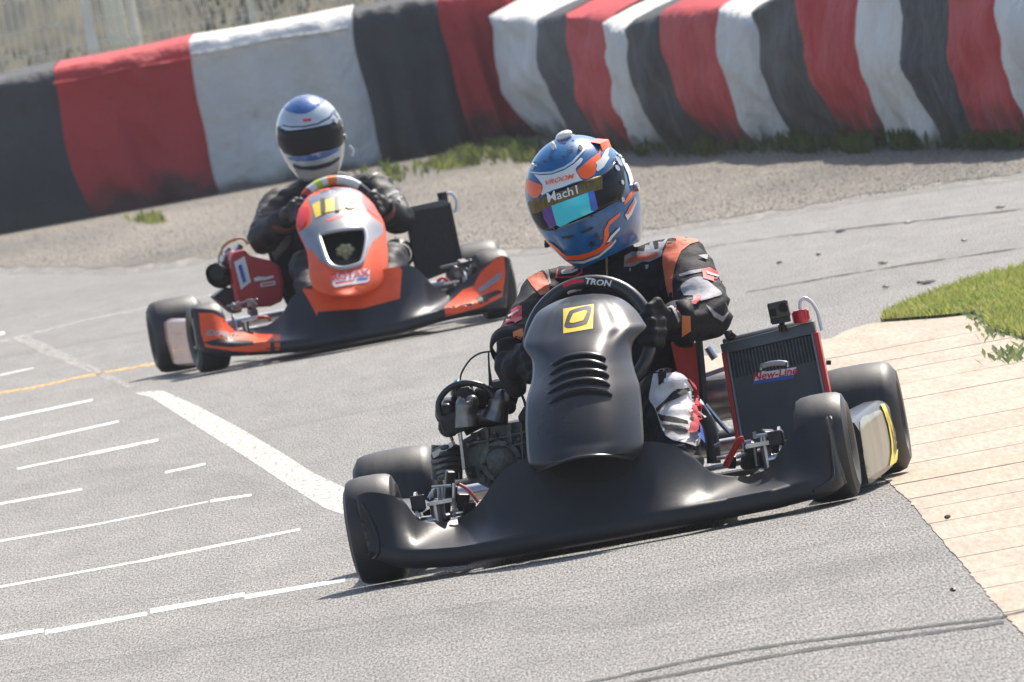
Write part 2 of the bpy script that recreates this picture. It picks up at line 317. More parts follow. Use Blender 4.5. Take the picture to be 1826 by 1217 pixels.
def decal(name, fr, target, layers, parent, cell=6.0, off=0.0012, local_of=None, maxd=0.035):
    """layers: ('poly', pts, matindex) or ('text', body, (cx,cy), size_px, angle_deg, shear, matindex[, xscale])
       each is laid on the surface of the target as a thin raised film"""
    fr = local_of or fr; bv = target if isinstance(target, BVHTree) else bvh_of(target)
    bm = bmesh.new(); mats = []; fm = {}; layer_f = []
    for li, L in enumerate(layers):
        if L[0] == 'poly':
            pts = L[1]; vs = [Vector((p[0], p[1], 0)) for p in pts]; tr = tessellate_polygon([vs]); mi = L[2]
            b2 = bmesh.new(); bv_ = [b2.verts.new(v) for v in vs]
            for t in tr:
                try: b2.faces.new([bv_[i] for i in t])
                except ValueError: pass
            cl = cell
        else:
            _, body, cen, size, ang, shear, mi = L[:7]; xs = L[7] if len(L) > 7 else 1.0; bold = L[8] if len(L) > 8 else 0.02
            tv, tf = text_tris(body, bold); ca, sa = math.cos(R(ang)), math.sin(R(ang)); b2 = bmesh.new(); bv_ = []
            for x, y in tv:
                x = x * size * xs + y * size * shear; y = y * size
                bv_.append(b2.verts.new((cen[0] + x * ca + y * (-sa), cen[1] - (x * sa + y * ca), 0)))
            for f in tf:
                try: b2.faces.new([bv_[i] for i in f])
                except ValueError: pass
            cl = max(cell, size * 0.3)
        xs_ = [v.co.x for v in b2.verts]; ys_ = [v.co.y for v in b2.verts]
        for ax, lo, hi in ((0, min(xs_), max(xs_)), (1, min(ys_), max(ys_))):
            q = math.floor(lo / cl) * cl + cl
            while q < hi:
                co = (q, 0, 0) if ax == 0 else (0, q, 0); no = (1, 0, 0) if ax == 0 else (0, 1, 0)
                bmesh.ops.bisect_plane(b2, geom=b2.verts[:] + b2.edges[:] + b2.faces[:], plane_co=co, plane_no=no, dist=1e-3); q += cl
        mp = {}; b2.verts.index_update(); lasty = None; dst = {}
        for v in b2.verts:
            o, d = fr.ray(v.co.x, v.co.y); hit = bv.ray_cast(o, d)
            if hit[0] is None:
                # off the edge: nearest point of the surface
                mid = bv.find_nearest(o + d * (lasty if lasty else 41)); p, nn = mid[0], mid[1]
                dst[v.index] = (p - o).dot(d) if (p - (o + d * (p - o).dot(d))).length < 0.012 else None
            else: p, nn = hit[0], hit[1]; lasty = hit[3]; dst[v.index] = hit[3]
            if nn.dot(d) > 0: nn = -nn
            mp[v.index] = bm.verts.new(p + nn * off * (li + 1))
        for f in b2.faces:
            dd = [dst[v.index] for v in f.verts]
            if None in dd or max(dd) - min(dd) > maxd: continue
            try: nf = bm.faces.new([mp[v.index] for v in f.verts]); nf.material_index = mi_index(mats, mi)
            except ValueError: pass
        b2.free()
    loose = [v for v in bm.verts if not v.link_faces]
    for v in loose: bm.verts.remove(v)
    me = bpy.data.meshes.new(name); bm.to_mesh(me); bm.free()
    for m in mats: me.materials.append(m)
    return link(name, me, parent, True, 60)
def mi_index(mats, m):
    if m not in mats: mats.append(m)
    return mats.index(m)
def interp(x, xs, ys):
    return float(np.interp(x, xs, ys))
def crop(ox, oy, s): return lambda *pts: [(ox + x / s, oy + y / s) for x, y in pts]

# ================================================================== SETTING
def sheet(name, pts, z, m, parent=None, kind='structure', n=1):
    vs = [Vector((p[0], p[1], z)) for p in pts]; tr = tessellate_polygon([vs])
    me = bpy.data.meshes.new(name); me.from_pydata([tuple(v) for v in vs], [], [tuple(t) for t in tr]); me.materials.append(m)
    bm = bmesh.new(); bm.from_mesh(me)
    for f in bm.faces:
        if f.normal.z < 0: f.normal_flip()
    bm.to_mesh(me); bm.free()
    o = link(name, me, parent, False)
    if kind and not parent: o['kind'] = kind
    return o
def gpts(pts): return [G(*p) for p in pts]

sheet('ground', [(-1500, -60), (1500, -60), (1500, 1800), (-1500, 1800)], -0.012, M_EARTH)
# racing surface
asph = [(-30, -20), (30, -20), (30, 100), (3, 100), (-3, 118), (-30, 118)]
sheet('asphalt_track', asph, -0.004, M_ASPH)
# rough verge in front of the barriers
random.seed(3)
low = [(-400, 500), (-100, 478), (60, 474), (200, 476), (330, 462), (450, 452), (620, 436), (800, 446), (960, 440), (1130, 412), (1250, 392), (1400, 372), (1550, 345), (1700, 322), (1826, 306), (2200, 260)]
low = smooth2d(low, 6, False)
vp = [G(x, y + random.uniform(-3, 3)) for x, y in low] + [Vector((20, 125, 0)), Vector((-20, 125, 0))]
sheet('gravel_verge', [(p.x, p.y) for p in vp], -0.001, M_VERGE)

FV = fade_mat('scattered grit', (0.24, 0.22, 0.19), thr=0.5, soft=0.1, sx=8, sy=.6, maxa=.9)
def band(pts, h0, h1, m, z, name):
    return sheet(name, [(G(x, y - h0).x, G(x, y - h0).y) for x, y in pts] + [(G(x, y + h1).x, G(x, y + h1).y) for x, y in reversed(pts)], z, m)
band(low, 3, 13, FV, -0.0025, 'verge_grit')
# rubbered-in racing line
DRK = fade_mat('racing line rubber', (0.05, 0.05, 0.05), thr=0.5, soft=0.2, sx=3, sy=.35, maxa=.07)
DRK2 = fade_mat('old tyre track', (0.05, 0.05, 0.05), thr=0.48, soft=0.2, sx=9, sy=1, maxa=.14)
for k, (pts, wd_) in enumerate([([(-40, 470 + 90), (300, 500), (700, 430), (1100, 470)], 14), ([(620, 700), (1000, 600), (1500, 520), (1900, 400)], 22), ([(-40, 900), (400, 860), (900, 1100), (1500, 1010), (1950, 900)], 26), ([(-40, 1190), (700, 1120), (1300, 1060), (1950, 960)], 34)]):
    q = smooth2d(pts, 12, False); band(q, wd_, wd_, DRK, -0.0036 + .0001 * k, 'racing_line')
for k, pts in enumerate([[(400, 780), (660, 730), (1100, 640)], [(-20, 640), (260, 590), (500, 540)], [(-40, 1205), (800, 1085), (1700, 925)], [(-40, 1128), (560, 1010)], [(900, 1190), (1300, 1110), (1850, 1010)]]):
    q = smooth2d(pts, 8, False); band(q, 2.5, 2.5, DRK2, -0.0031 + .00002 * k, 'old_tyre_track')

# concrete apron cut in slabs
edge_lo = [(1150, 640), (1240, 668), (1300, 690), (1400, 735), (1500, 792), (1600, 872), (1640, 915), (1700, 985), (1745, 1040), (1780, 1082), (1826, 1132), (1900, 1215), (1960, 1290)]
edge_hi = [(1150, 636), (1240, 636), (1320, 622), (1440, 606), (1480, 603), (1510, 588), (1550, 577), (1600, 569), (1680, 562), (1735, 558)]
e1 = smooth2d(edge_lo, 16, False); random.seed(5)
poly = [G(x + random.uniform(-3, 3), y + random.uniform(-.6, .6)) for x, y in e1]
poly += [Vector((6.0, G(1960, 1290).y, 0)), Vector((6.0, G(1735, 558).y + .2, 0))] + [G(*p) for p in reversed(smooth2d(edge_hi, 4, False))]
apron = tag(empty('concrete_apron'), kind='structure')
bmA = bmesh.new(); vv = [bmA.verts.new((p.x, p.y, 0)) for p in poly]
for t in tessellate_polygon([[Vector((p.x, p.y, 0)) for p in poly]]):
    try: bmA.faces.new([vv[i] for i in t])
    except ValueError: pass
# joints, as lines seen at (1826-side px, y) with their own slight skew
y0 = G(1960, 1290).y; y1 = G(1735, 558).y + .3
cuts = [y0 - 1]; q = G(1826, 1082).y
joints_px = [1085, 1035, 1003, 972, 935, 902, 874, 852, 822, 789, 757, 726, 704, 672, 644, 618, 597, 575]
cuts += [G(1826, y).y for y in joints_px] + [y1 + 1]
cuts = sorted(cuts)
for i in range(len(cuts) - 1):
    a, b = cuts[i], cuts[i + 1]; sk = 0.05
    bm2 = bmA.copy(); g = bm2.verts[:] + bm2.edges[:] + bm2.faces[:]
    gp = random.choice((0.004, 0.01, 0.012, 0.02, 0.035))
    bmesh.ops.bisect_plane(bm2, geom=g, plane_co=(1.2, a + gp, 0), plane_no=(random.uniform(-.03, .06), 1, 0), clear_inner=True)
    g = bm2.verts[:] + bm2.edges[:] + bm2.faces[:]
    if not bm2.faces: bm2.free(); continue
    bmesh.ops.bisect_plane(bm2, geom=g, plane_co=(1.2, b - gp, 0), plane_no=(random.uniform(-.03, .06), 1, 0), clear_outer=True)
    if not bm2.faces: bm2.free(); continue
    zt = random.uniform(-0.0022, -0.0014)
    ex = bmesh.ops.extrude_face_region(bm2, geom=bm2.faces[:]); tv = [e for e in ex['geom'] if isinstance(e, bmesh.types.BMVert)]
    for v in bm2.verts: v.co.z = -0.0034
    for v in tv: v.co.z = zt
    bmesh.ops.recalc_face_normals(bm2, faces=bm2.faces)
    me = bpy.data.meshes.new('slab'); bm2.to_mesh(me); bm2.free(); me.materials.append(M_SLAB)
    link('slab', me, apron, False)
bmA.free()
sheet('apron_bed', [(p.x, p.y) for p in poly], -0.0032, mat('joint dirt', (0.28, 0.22, 0.17), 0.9, var=0.3), parent=apron)

# painted markings
def stripe_px(name, a, b, w0, w1, m, z=0.003, seg=14, jag=0.0, parent=None):
    A, B = G(*a), G(*b); d = (B - A).normalized(); n = Vector((-d.y, d.x, 0)); L1 = []; L2 = []
    for i in range(seg + 1):
        t = i / seg; p = A.lerp(B, t); ww = w0 + (w1 - w0) * t
        L1.append(p + n * (ww / 2 + random.uniform(-jag, jag))); L2.append(p - n * (ww / 2 + random.uniform(-jag, jag)))
    return sheet(name, [(p.x, p.y) for p in L1 + L2[::-1]], z, m)
random.seed(11)
def poly_px(name, pts, m, z=-0.003): return sheet(name, [(G(*p).x, G(*p).y) for p in pts], z, m)
poly_px('painted_stripe', [(240, 700), (262, 697), (288, 695), (350, 722), (420, 758), (500, 805), (560, 843), (622, 872), (640, 900), (700, 940), (640, 925), (580, 905), (520, 868), (440, 815), (360, 765), (300, 727), (270, 708)], M_WHITEP)
poly_px('faded_stripe', [(20, 600), (50, 598), (140, 640), (240, 688), (225, 690), (130, 650), (60, 622)], M_WHITEF)
lines = [((-40, 1142), (78, 1122), 9), ((80, 1126), (262, 1092), 8), ((268, 1088), (436, 1058), 9), ((436, 1063), (615, 1032), 8),
         ((-40, 1052), (250, 999), 4), ((250, 999), (535, 942), 5), ((-40, 970), (180, 932), 3.5), ((180, 932), (370, 893), 2.5), ((375, 892), (448, 881), 5),
         ((-40, 904), (146, 871), 4), ((294, 841), (366, 826), 4), ((30, 835), (160, 808), 3), ((160, 808), (282, 783), 5), ((-40, 806), (212, 750), 4),
         ((-40, 755), (165, 712), 4), ((-30, 604), (8, 592), 6), ((0, 668), (60, 655), 2)]
for a, b, wpx in lines:
    A1, A2 = G(a[0], a[1] - wpx / 2), G(a[0], a[1] + wpx / 2); B1, B2 = G(b[0], b[1] - wpx / 2 * .8), G(b[0], b[1] + wpx / 2 * .8)
    sheet('painted_line', [(p.x, p.y) for p in (A1, B1, B2, A2)], -0.003, M_WHITEL)
for a, b, wpx in [((-40, 706), (60, 690), 4), ((60, 690), (160, 668), 4), ((160, 668), (285, 646), 4.5)]:
    A1, A2 = G(a[0], a[1] - wpx / 2), G(a[0], a[1] + wpx / 2); B1, B2 = G(b[0], b[1] - wpx / 2), G(b[0], b[1] + wpx / 2)
    sheet('yellow_line', [(p.x, p.y) for p in (A1, B1, B2, A2)], -0.003, M_YEL)
def mark(pts, wpx, m, z=-0.0022, name='tyre_mark'):
    pts = smooth2d(pts, 5, False); up = [(x, y - wpx / 2) for x, y in pts]; dn = [(x, y + wpx / 2) for x, y in pts]
    return sheet(name, [(G(*p).x, G(*p).y) for p in up + dn[::-1]], z, m)
mark([(1040, 1217), (1250, 1172), (1400, 1146), (1560, 1126), (1790, 1098)], 5, M_RUB)
mark([(1090, 1222), (1260, 1190), (1420, 1160), (1560, 1140), (1790, 1108)], 6, M_RUB)
mark([(1786, 1098), (1860, 1082), (1950, 1062)], 4, M_RUB, z=-0.0008)
mark([(0, 610), (200, 560), (520, 500)], 4, M_WHITEF)
mark([(1000, 480), (1200, 450), (1400, 420), (1826, 372)], 3, M_CRACK, name='asphalt_crack')
mark([(1330, 520), (1560, 480), (1826, 440)], 3, M_CRACK, name='asphalt_crack')
# loose debris of rubber on the run-off
random.seed(21)
db = MB()
for (x, y, s) in [(1500, 413, 16), (1575, 470, 14), (1655, 505, 18), (1580, 513, 10), (1785, 370, 14), (1640, 505, 9), (1620, 398, 8), (1720, 430, 9), (1690, 925, 6), (1700, 1055, 8), (1540, 760, 5), (1460, 455, 8), (1390, 470, 6)]:
    c = G(x, y); r = .7 * s / (F / c.y)
    n = 9; db.ell((c.x, c.y, 0.004), (r, r * 2.5, 0.005 + r * .03), 6, 4, Euler((0, random.uniform(-.2, .2), random.uniform(-.6, .6))))
tag(db.build('rubber_scrap', RUBB), kind='stuff')

# scattered stones give the verge its relief
def scatter_stones(name, px_pts, n, r0, r1, m, seed):
    random.seed(seed); poly2 = px_pts; xs = [p[0] for p in poly2]; ys = [p[1] for p in poly2]; mb = MB(); k = 0
    def inside(x, y):
        c = False; j = len(poly2) - 1
        for i in range(len(poly2)):
            xi, yi = poly2[i]; xj, yj = poly2[j]
            if (yi > y) != (yj > y) and x < (xj - xi) * (y - yi) / (yj - yi) + xi: c = not c
            j = i
        return c
    while k < n:
        x, y = random.uniform(min(xs), max(xs)), random.uniform(min(ys), max(ys))
        if not inside(x, y): continue
        k += 1; g = G(x, y); r = random.uniform(r0, r1) * random.choice((.5, .7, 1)); an = random.uniform(0, 6.3)
        vs = [(g.x + r * math.cos(an + q * 1.57) * random.uniform(.7, 1.2), g.y + r * math.sin(an + q * 1.57) * random.uniform(.7, 1.2), -0.01) for q in range(4)] + [(g.x + random.uniform(-.3, .3) * r, g.y, r * random.uniform(.3, .75))]
        mb.add(vs, [(0, 1, 4), (1, 2, 4), (2, 3, 4), (3, 0, 4)])
    return tag(mb.build(name, m, smooth=False, fix=False), kind='stuff')
scatter_stones('verge_stone', [(-20, 420), (400, 350), (700, 305), (1150, 285), (1840, 275), (1840, 305), (1400, 372), (1130, 415), (960, 440), (800, 446), (450, 455), (0, 478)], 16000, 0.004, 0.012, STONE, 31)

# ================================================================== BARRIERS
def curve_edge(top, bot, bow, n):
    out = []
    for i in range(n + 1):
        t = i / n; x = bot[0] + (top[0] - bot[0]) * t; y = bot[1] + (top[1] - bot[1]) * t
        out.append((x + bow * math.sin(math.pi * t) + 7 * noise.noise(Vector((top[0] * .037, t * 3.1, 2.2))), y))
    return out
def dist_at(px, py): return G(px, py).y
def barrier(parent, edges, colors, bow, seed, topback, fixD=None, fold=0.012, crease=0.03, nu=26, nv=22, bulge=0.0):
    rnd = random.Random(seed)
    for i, c in enumerate(colors):
        (t0, b0), (t1, b1) = edges[i], edges[i + 1]; rows = []
        dA, dB = (fixD, fixD) if fixD else (dist_at(*b0), dist_at(*b1)); g0, g1 = AT(*b0, dA), AT(*b1, dB); wd = (g1 - g0); wd.z = 0; wd.normalize(); wn_ = Vector((-wd.y, wd.x, 0)); wn_ = wn_ if wn_.y > 0 else -wn_; ph = [rnd.uniform(0, 6.3) for _ in range(6)]; fr = [rnd.uniform(2.5, 5), rnd.uniform(6, 9), rnd.uniform(11, 16)]
        lean = rnd.uniform(-1, 1)
        e0 = curve_edge(t0, b0, bow, nv); e1 = curve_edge(t1, b1, bow, nv)
        for j in range(nv + 1):
            tv = j / nv; row = []
            for k in range(nu + 1):
                u = k / nu; x = e0[j][0] * (1 - u) + e1[j][0] * u; y = e0[j][1] * (1 - u) + e1[j][1] * u; D = dA * (1 - u) + dB * u
                uu = u + 0.16 * lean * tv
                f = fold * (math.sin(fr[0] * uu * 3 + ph[0]) + .6 * math.sin(fr[1] * uu * 2.2 + ph[1] + tv * 2) + .35 * math.sin(fr[2] * uu * 2 + ph[2])) * (0.35 + 0.8 * (1 - tv))
                f += 0.05 * noise.noise(Vector((u * 3 + seed, tv * 3, i * 7.3))) + 0.03 * noise.noise(Vector((u * 7 + tv * 5, tv * 4, i * 3.3 + seed)))
                cr = crease * (abs(2 * u - 1) ** 6)
                rd = 0.07 * max(0, (tv - 0.9) / 0.1) ** 2
                bl = -bulge * math.sin(math.pi * min(1, tv * 1.1))
                p = AT(x, y, D + rd); p += wn_ * (f * (1 - abs(2 * u - 1) ** 5) + cr + bl); p.z = max(p.z, -0.005) if j == 0 else p.z
                row.append(p)
            if j == 0: rows.append([q + Vector((0, 0, -0.08)) for q in row])
            rows.append(row)
        tp = rows[-1]
        for s_ in (0.12, 0.5, 1.0):
            rows.append([q + Vector((topback[0] * s_, topback[1] * s_, topback[2] * (s_ ** .7) + 0.01 * math.sin(3.14 * k / nu + ph[3]))) for k, q in enumerate(tp)])
        rows.append([q + Vector((0, 0, -0.9)) for q in rows[-1]])
        mb = MB(); mb.grid(rows); ob = mb.build('cover_panel', {'r': F_RED, 'w': F_WHITE, 'k': F_BLACK}[c], parent, True, 60)
        ob['label'] = {'r': 'red fabric cover panel', 'w': 'white fabric cover panel', 'k': 'black fabric cover panel'}[c]
    return parent
A = empty('tyre_barrier', Matrix.Translation((0, 0, 0)))
tag(A, 'long straight crash barrier behind the orange kart, draped in black, red and white cloth', 'barrier', 'cloth covered barriers')
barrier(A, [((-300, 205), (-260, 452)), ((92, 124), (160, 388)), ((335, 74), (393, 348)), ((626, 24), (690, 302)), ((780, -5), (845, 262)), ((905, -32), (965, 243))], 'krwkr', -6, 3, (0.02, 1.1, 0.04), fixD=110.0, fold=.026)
# seam strips under the rounded top edge
for (x0, y0_, x1, y1_) in [(96, 150, 338, 104), (342, 97, 620, 49)]:
    D = 110
    mb = MB(); mb.tube([AT(x0 + (x1 - x0) * t, y0_ + (y1_ - y0_) * t + 1.5 * math.sin(9 * t), D - 0.03) for t in [i / 8 for i in range(9)]], 0.014, 6)
    mb.build('seam', F_RED if x0 < 200 else F_WHITE, A)
B = empty('tyre_barrier', Matrix.Translation((0, 0, 0)))
tag(B, 'nearer crash barrier behind the blue helmet, narrow striped cloth stacks slumping sideways above the weeds', 'barrier', 'cloth covered barriers')
eb = [((863, 30), (962, 243)), ((950, 40), (1016, 246)), ((996, 28), (1078, 264)), ((1072, 38), (1140, 272)), ((1104, 58), (1180, 270)), ((1160, 31), (1262, 266)), ((1266, 18), (1350, 268)), ((1334, 28), (1408, 262)), ((1408, -14), (1510, 262)), ((1522, -20), (1582, 262)), ((1592, -22), (1682, 264)), ((1672, -24), (1756, 262)), ((1768, -26), (1830, 264)), ((1860, -30), (1920, 262))]
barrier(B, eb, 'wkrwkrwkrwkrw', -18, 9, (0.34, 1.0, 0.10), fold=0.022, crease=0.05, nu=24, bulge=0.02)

# ---- ground beyond, bank and fence
nx, ny = 60, 20; rows = []
for j in range(ny + 1):
    row = []
    for i in range(nx + 1):
        x = -40 + 100 * i / nx; y = 150 + 60 * j / ny; z = max(0, (y - 156)) * 0.16 + 0.5 * noise.noise(Vector((x * .15, y * .12, 0)))
        row.append((x, y, max(-0.01, z)))
    rows.append(row)
mb = MB(); mb.grid(rows); tag(mb.build('grass_bank', M_EARTH), kind='structure')
random.seed(8); mb = MB()
for k in range(22000):
    x = random.uniform(-9, 4); y = random.uniform(135, 200); z = max(0, (y - 156)) * 0.16; cl = noise.noise(Vector((x * .8, y * .13, 3)))
    if cl < -0.05: continue
    s = random.uniform(.02, .07) * (1 + cl * 2); a = random.uniform(0, 6.3)
    p = Vector((x, y, z)); q = Vector((math.cos(a), math.sin(a), 0)) * s * .3; t = Vector((random.uniform(-.5, .5), 0, 1)) * s * 2.2
    mb.add([p - q, p + q, p + t], [(0, 1, 2)])
tag(mb.build('bank_scrub', BRN, smooth=False, fix=False), kind='stuff')

FY = 122.0
fence = tag(empty('mesh_fence', Matrix.Translation((0, FY, 0))), 'welded wire mesh fence with pale posts behind the red and white barrier', 'fence')
xL, xR = AT(-60, 50, FY).x, AT(760, 0, FY).x
xL -= 1.0; xR += 6
mb = MB(); x = xL; zt = 2.0
def wire(x): return [(x, 0, 0), (x, 0, .5), (x, -.025, .54), (x, 0, .58), (x, 0, .95), (x, -.025, .99), (x, 0, 1.03), (x, 0, 1.42), (x, -.03, 1.46), (x, 0, 1.5), (x, 0, zt)]
while x < xR: mb.tube(wire(x), 0.0048, 4, smooth=False); x += 0.055
tag(mb.build('vertical_wire', MESHW, fence, smooth=False), kind='stuff')
mb = MB()
for z in [0.05, .25, .5, .58, .75, .95, 1.03, 1.2, 1.42, 1.5, 1.75, 1.95]: mb.tube([(xL, .004, z), (xR, .004, z)], 0.0035, 4)
tag(mb.build('horizontal_wire', MESHW, fence, smooth=False), kind='stuff')
for (px, py, wd, m, dy) in [(163, 70, 0.075, POSTC, 0.0), (208, 55, 0.14, POSTG, 0.35), (240, 50, 0.06, POSTC, 0.05), (447, 12, 0.05, POSTG, 0.3)]:
    p = AT(px, py, FY + dy); mb = MB(); mb.box((p.x, dy, 1.05), (wd, wd * .8, 2.1)); mb.box((p.x, dy, 2.11), (wd * 1.2, wd, .03)); o = mb.build('post', m, fence, False, bevel=0.006)
    mb = MB()
    for z in (.4, 1.0, 1.6): mb.box((p.x, dy - wd * .45, z), (wd * 1.15, .03, .04))
    mb.build('clamp', m, o, False)

# ---- weeds and grass
def blades(name, spots, m, seed, h0, h1, w_, lean=0.5, leaf=False):
    rnd = random.Random(seed); mb = MB()
    for (x, y) in spots:
        h = rnd.uniform(h0, h1); a = rnd.uniform(0, 6.3); ln = rnd.uniform(0, lean) * h; b = rnd.uniform(0, 6.3); wd = w_ * rnd.uniform(.6, 1.3)
        p = Vector((x, y, 0)); q = Vector((math.cos(a), math.sin(a), 0)) * wd; l = Vector((math.cos(b), math.sin(b), 0)) * ln
        if leaf: mb.add([p, p + l * .5 + Vector((0, 0, h * .6)) - q, p + l + Vector((0, 0, h)), p + l * .5 + Vector((0, 0, h * .6)) + q], [(0, 1, 2, 3)])
        else: mb.add([p - q, p + q, p + l * .4 + q * .7 + Vector((0, 0, h * .6)), p + l * .4 - q * .7 + Vector((0, 0, h * .6)), p + l + Vector((0, 0, h))], [(0, 1, 2, 3), (3, 2, 4)])
    return mb.build(name, m, smooth=False, fix=False)
def in_poly(P, x, y):
    c = False; j = len(P) - 1
    for i in range(len(P)):
        xi, yi = P[i]; xj, yj = P[j]
        if (yi > y) != (yj > y) and x < (xj - xi) * (y - yi) / (yj - yi) + xi: c = not c
        j = i
    return c
gp = [(1570, 574), (1600, 558), (1690, 522), (1760, 500), (1860, 476), (2000, 450), (2100, 640), (1860, 618), (1812, 600), (1772, 590), (1752, 566), (1735, 560), (1680, 566)]
random.seed(2); sp = []
while len(sp) < 26000:
    x, y = random.uniform(1565, 1960), random.uniform(470, 640)
    if in_poly(gp, x, y): g = G(x, y); sp.append((g.x, g.y))
sheet('grass_soil', [(G(*p).x, G(*p).y) for p in gp], 0.008, mat('grass soil', (0.12, 0.15, 0.04), 0.9, var=0.3, vscale=5))
tag(blades('grass', sp, GR1, 4, 0.012, 0.045, 0.0035, 0.9), kind='stuff')
sp = []
for k in range(9): # broad-leaved weeds on the grass edge
    cx, cy = [(1800, 640), (1815, 632), (1765, 582), (1752, 572), (1822, 600), (1778, 600), (1808, 645), (1826, 590), (1740, 562)][k]; g = G(cx, cy)
    for i in range(22): sp.append((g.x + random.gauss(0, .028), g.y + random.gauss(0, .25)))
tag(blades('broad_leaf_weed', sp, GR3, 6, 0.01, 0.035, 0.008, 1.2, True), kind='stuff')
sp = []
for (x0, x1, yb, dens) in [(770, 960, 292, 1300), (960, 1160, 284, 900), (1140, 1340, 282, 2600), (1330, 1560, 276, 3600), (1540, 1840, 270, 4200), (640, 780, 312, 260)]:
    for i in range(dens):
        x = random.uniform(x0, x1)
        if noise.noise(Vector((x * .022, 1, 1))) < 0.08 and random.random() < .9: continue
        yy = yb - random.uniform(0, 26) * (1 if x > 960 else .7) + (12 if x < 960 else 0) * (960 - x) / 190
        g = G(x, yy); sp.append((g.x, g.y))
tag(blades('barrier_weed', sp, GR2, 9, 0.015, 0.11, 0.013, 0.9, True), kind='stuff')
sp = []
for (x, y, n, s) in [(268, 397, 160, 12), (790, 300, 260, 14), (900, 262, 150, 18), (830, 285, 130, 12), (905, 280, 60, 20)]:
    for i in range(n): g = G(x + random.gauss(0, s), y + random.gauss(0, 2.5)); sp.append((g.x, g.y))
tag(blades('verge_tuft', sp, GR4, 12, 0.02, 0.07, 0.012, 0.9, True), kind='stuff')

# light summer haze over the whole place
hz = MB(); hz.box((0, 870, 5.0), (3020, 1880, 12.6)); hzo = hz.build('haze', [], None, False)
hm = bpy.data.materials.new('haze air'); hm.use_nodes = True; hn = hm.node_tree; hn.nodes.remove(hn.nodes['Principled BSDF'])
pv = hn.nodes.new('ShaderNodeVolumePrincipled'); pv.inputs['Color'].default_value = (0.93, 0.95, 1.0, 1); pv.inputs['Density'].default_value = 0.00032
hn.links.new(pv.outputs[0], hn.nodes['Material Output'].inputs['Volume']); hzo.data.materials.clear(); hzo.data.materials.append(hm); tag(hzo, kind='stuff')

# ================================================================== KARTS
def kart_frame(px, py, yaw):
    p = G(px, py); return Matrix.Translation(p) @ Matrix.Rotation(R(yaw), 4, 'Z')
K1 = kart_frame(1091, 966, -4.5)     # local: +x image right, +y towards the tail, +z up, origin under the front axle
K2 = kart_frame(638, 615, 6.5)
f1, f2 = Frame(K1), Frame(K2)

def tyre(mb, c, axis, r, w, n=48):
    h = w / 2; rr = min(.035, h * .6)
    pr = [(-h * .80, r * .50), (-h * .98, r * .62), (-h, r * .78), (-h * .97, r - rr * .75), (-h * .86, r - rr * .25), (-h * .68, r - .003), (-h * .3, r), (h * .3, r), (h * .68, r - .003), (h * .86, r - rr * .25), (h * .97, r - rr * .75), (h, r * .78), (h * .98, r * .62), (h * .80, r * .50)]
    mb.rev(pr, c, axis, n)
def make_wheel(kart, x, y, r, w, steer, sgn):
    ax = Vector((math.cos(R(steer)), math.sin(R(steer)), 0)); mb = MB()
    mb.rev([(-w * .4, r * .5), (-w * .42, r * .46), (-w * .25, r * .42), (-w * .2, r * .18), (w * .2, r * .18), (w * .25, r * .42), (w * .42, r * .46), (w * .4, r * .5)], (x, y, r), ax, 32)
    mb.rev([(-w * .3, .001), (-w * .3, .022), (w * .3, .022), (w * .3, .001)], (x, y, r), ax, 16)
    for k in range(3):
        a = 2 * math.pi * k / 3; mb.tube([Vector((x, y, r)) + ax * (sgn * w * .22) + 0.03 * Vector((0, math.cos(a), math.sin(a))), Vector((x, y, r)) + ax * (sgn * w * .34) + 0.03 * Vector((0, math.cos(a), math.sin(a)))], .006, 6)
    wh = mb.build('wheel', STEEL if False else DARK, kart)
    mb = MB(); tyre(mb, (x, y, r), ax, r, w); mb.build('tyre', RUBB, wh)
    return wh

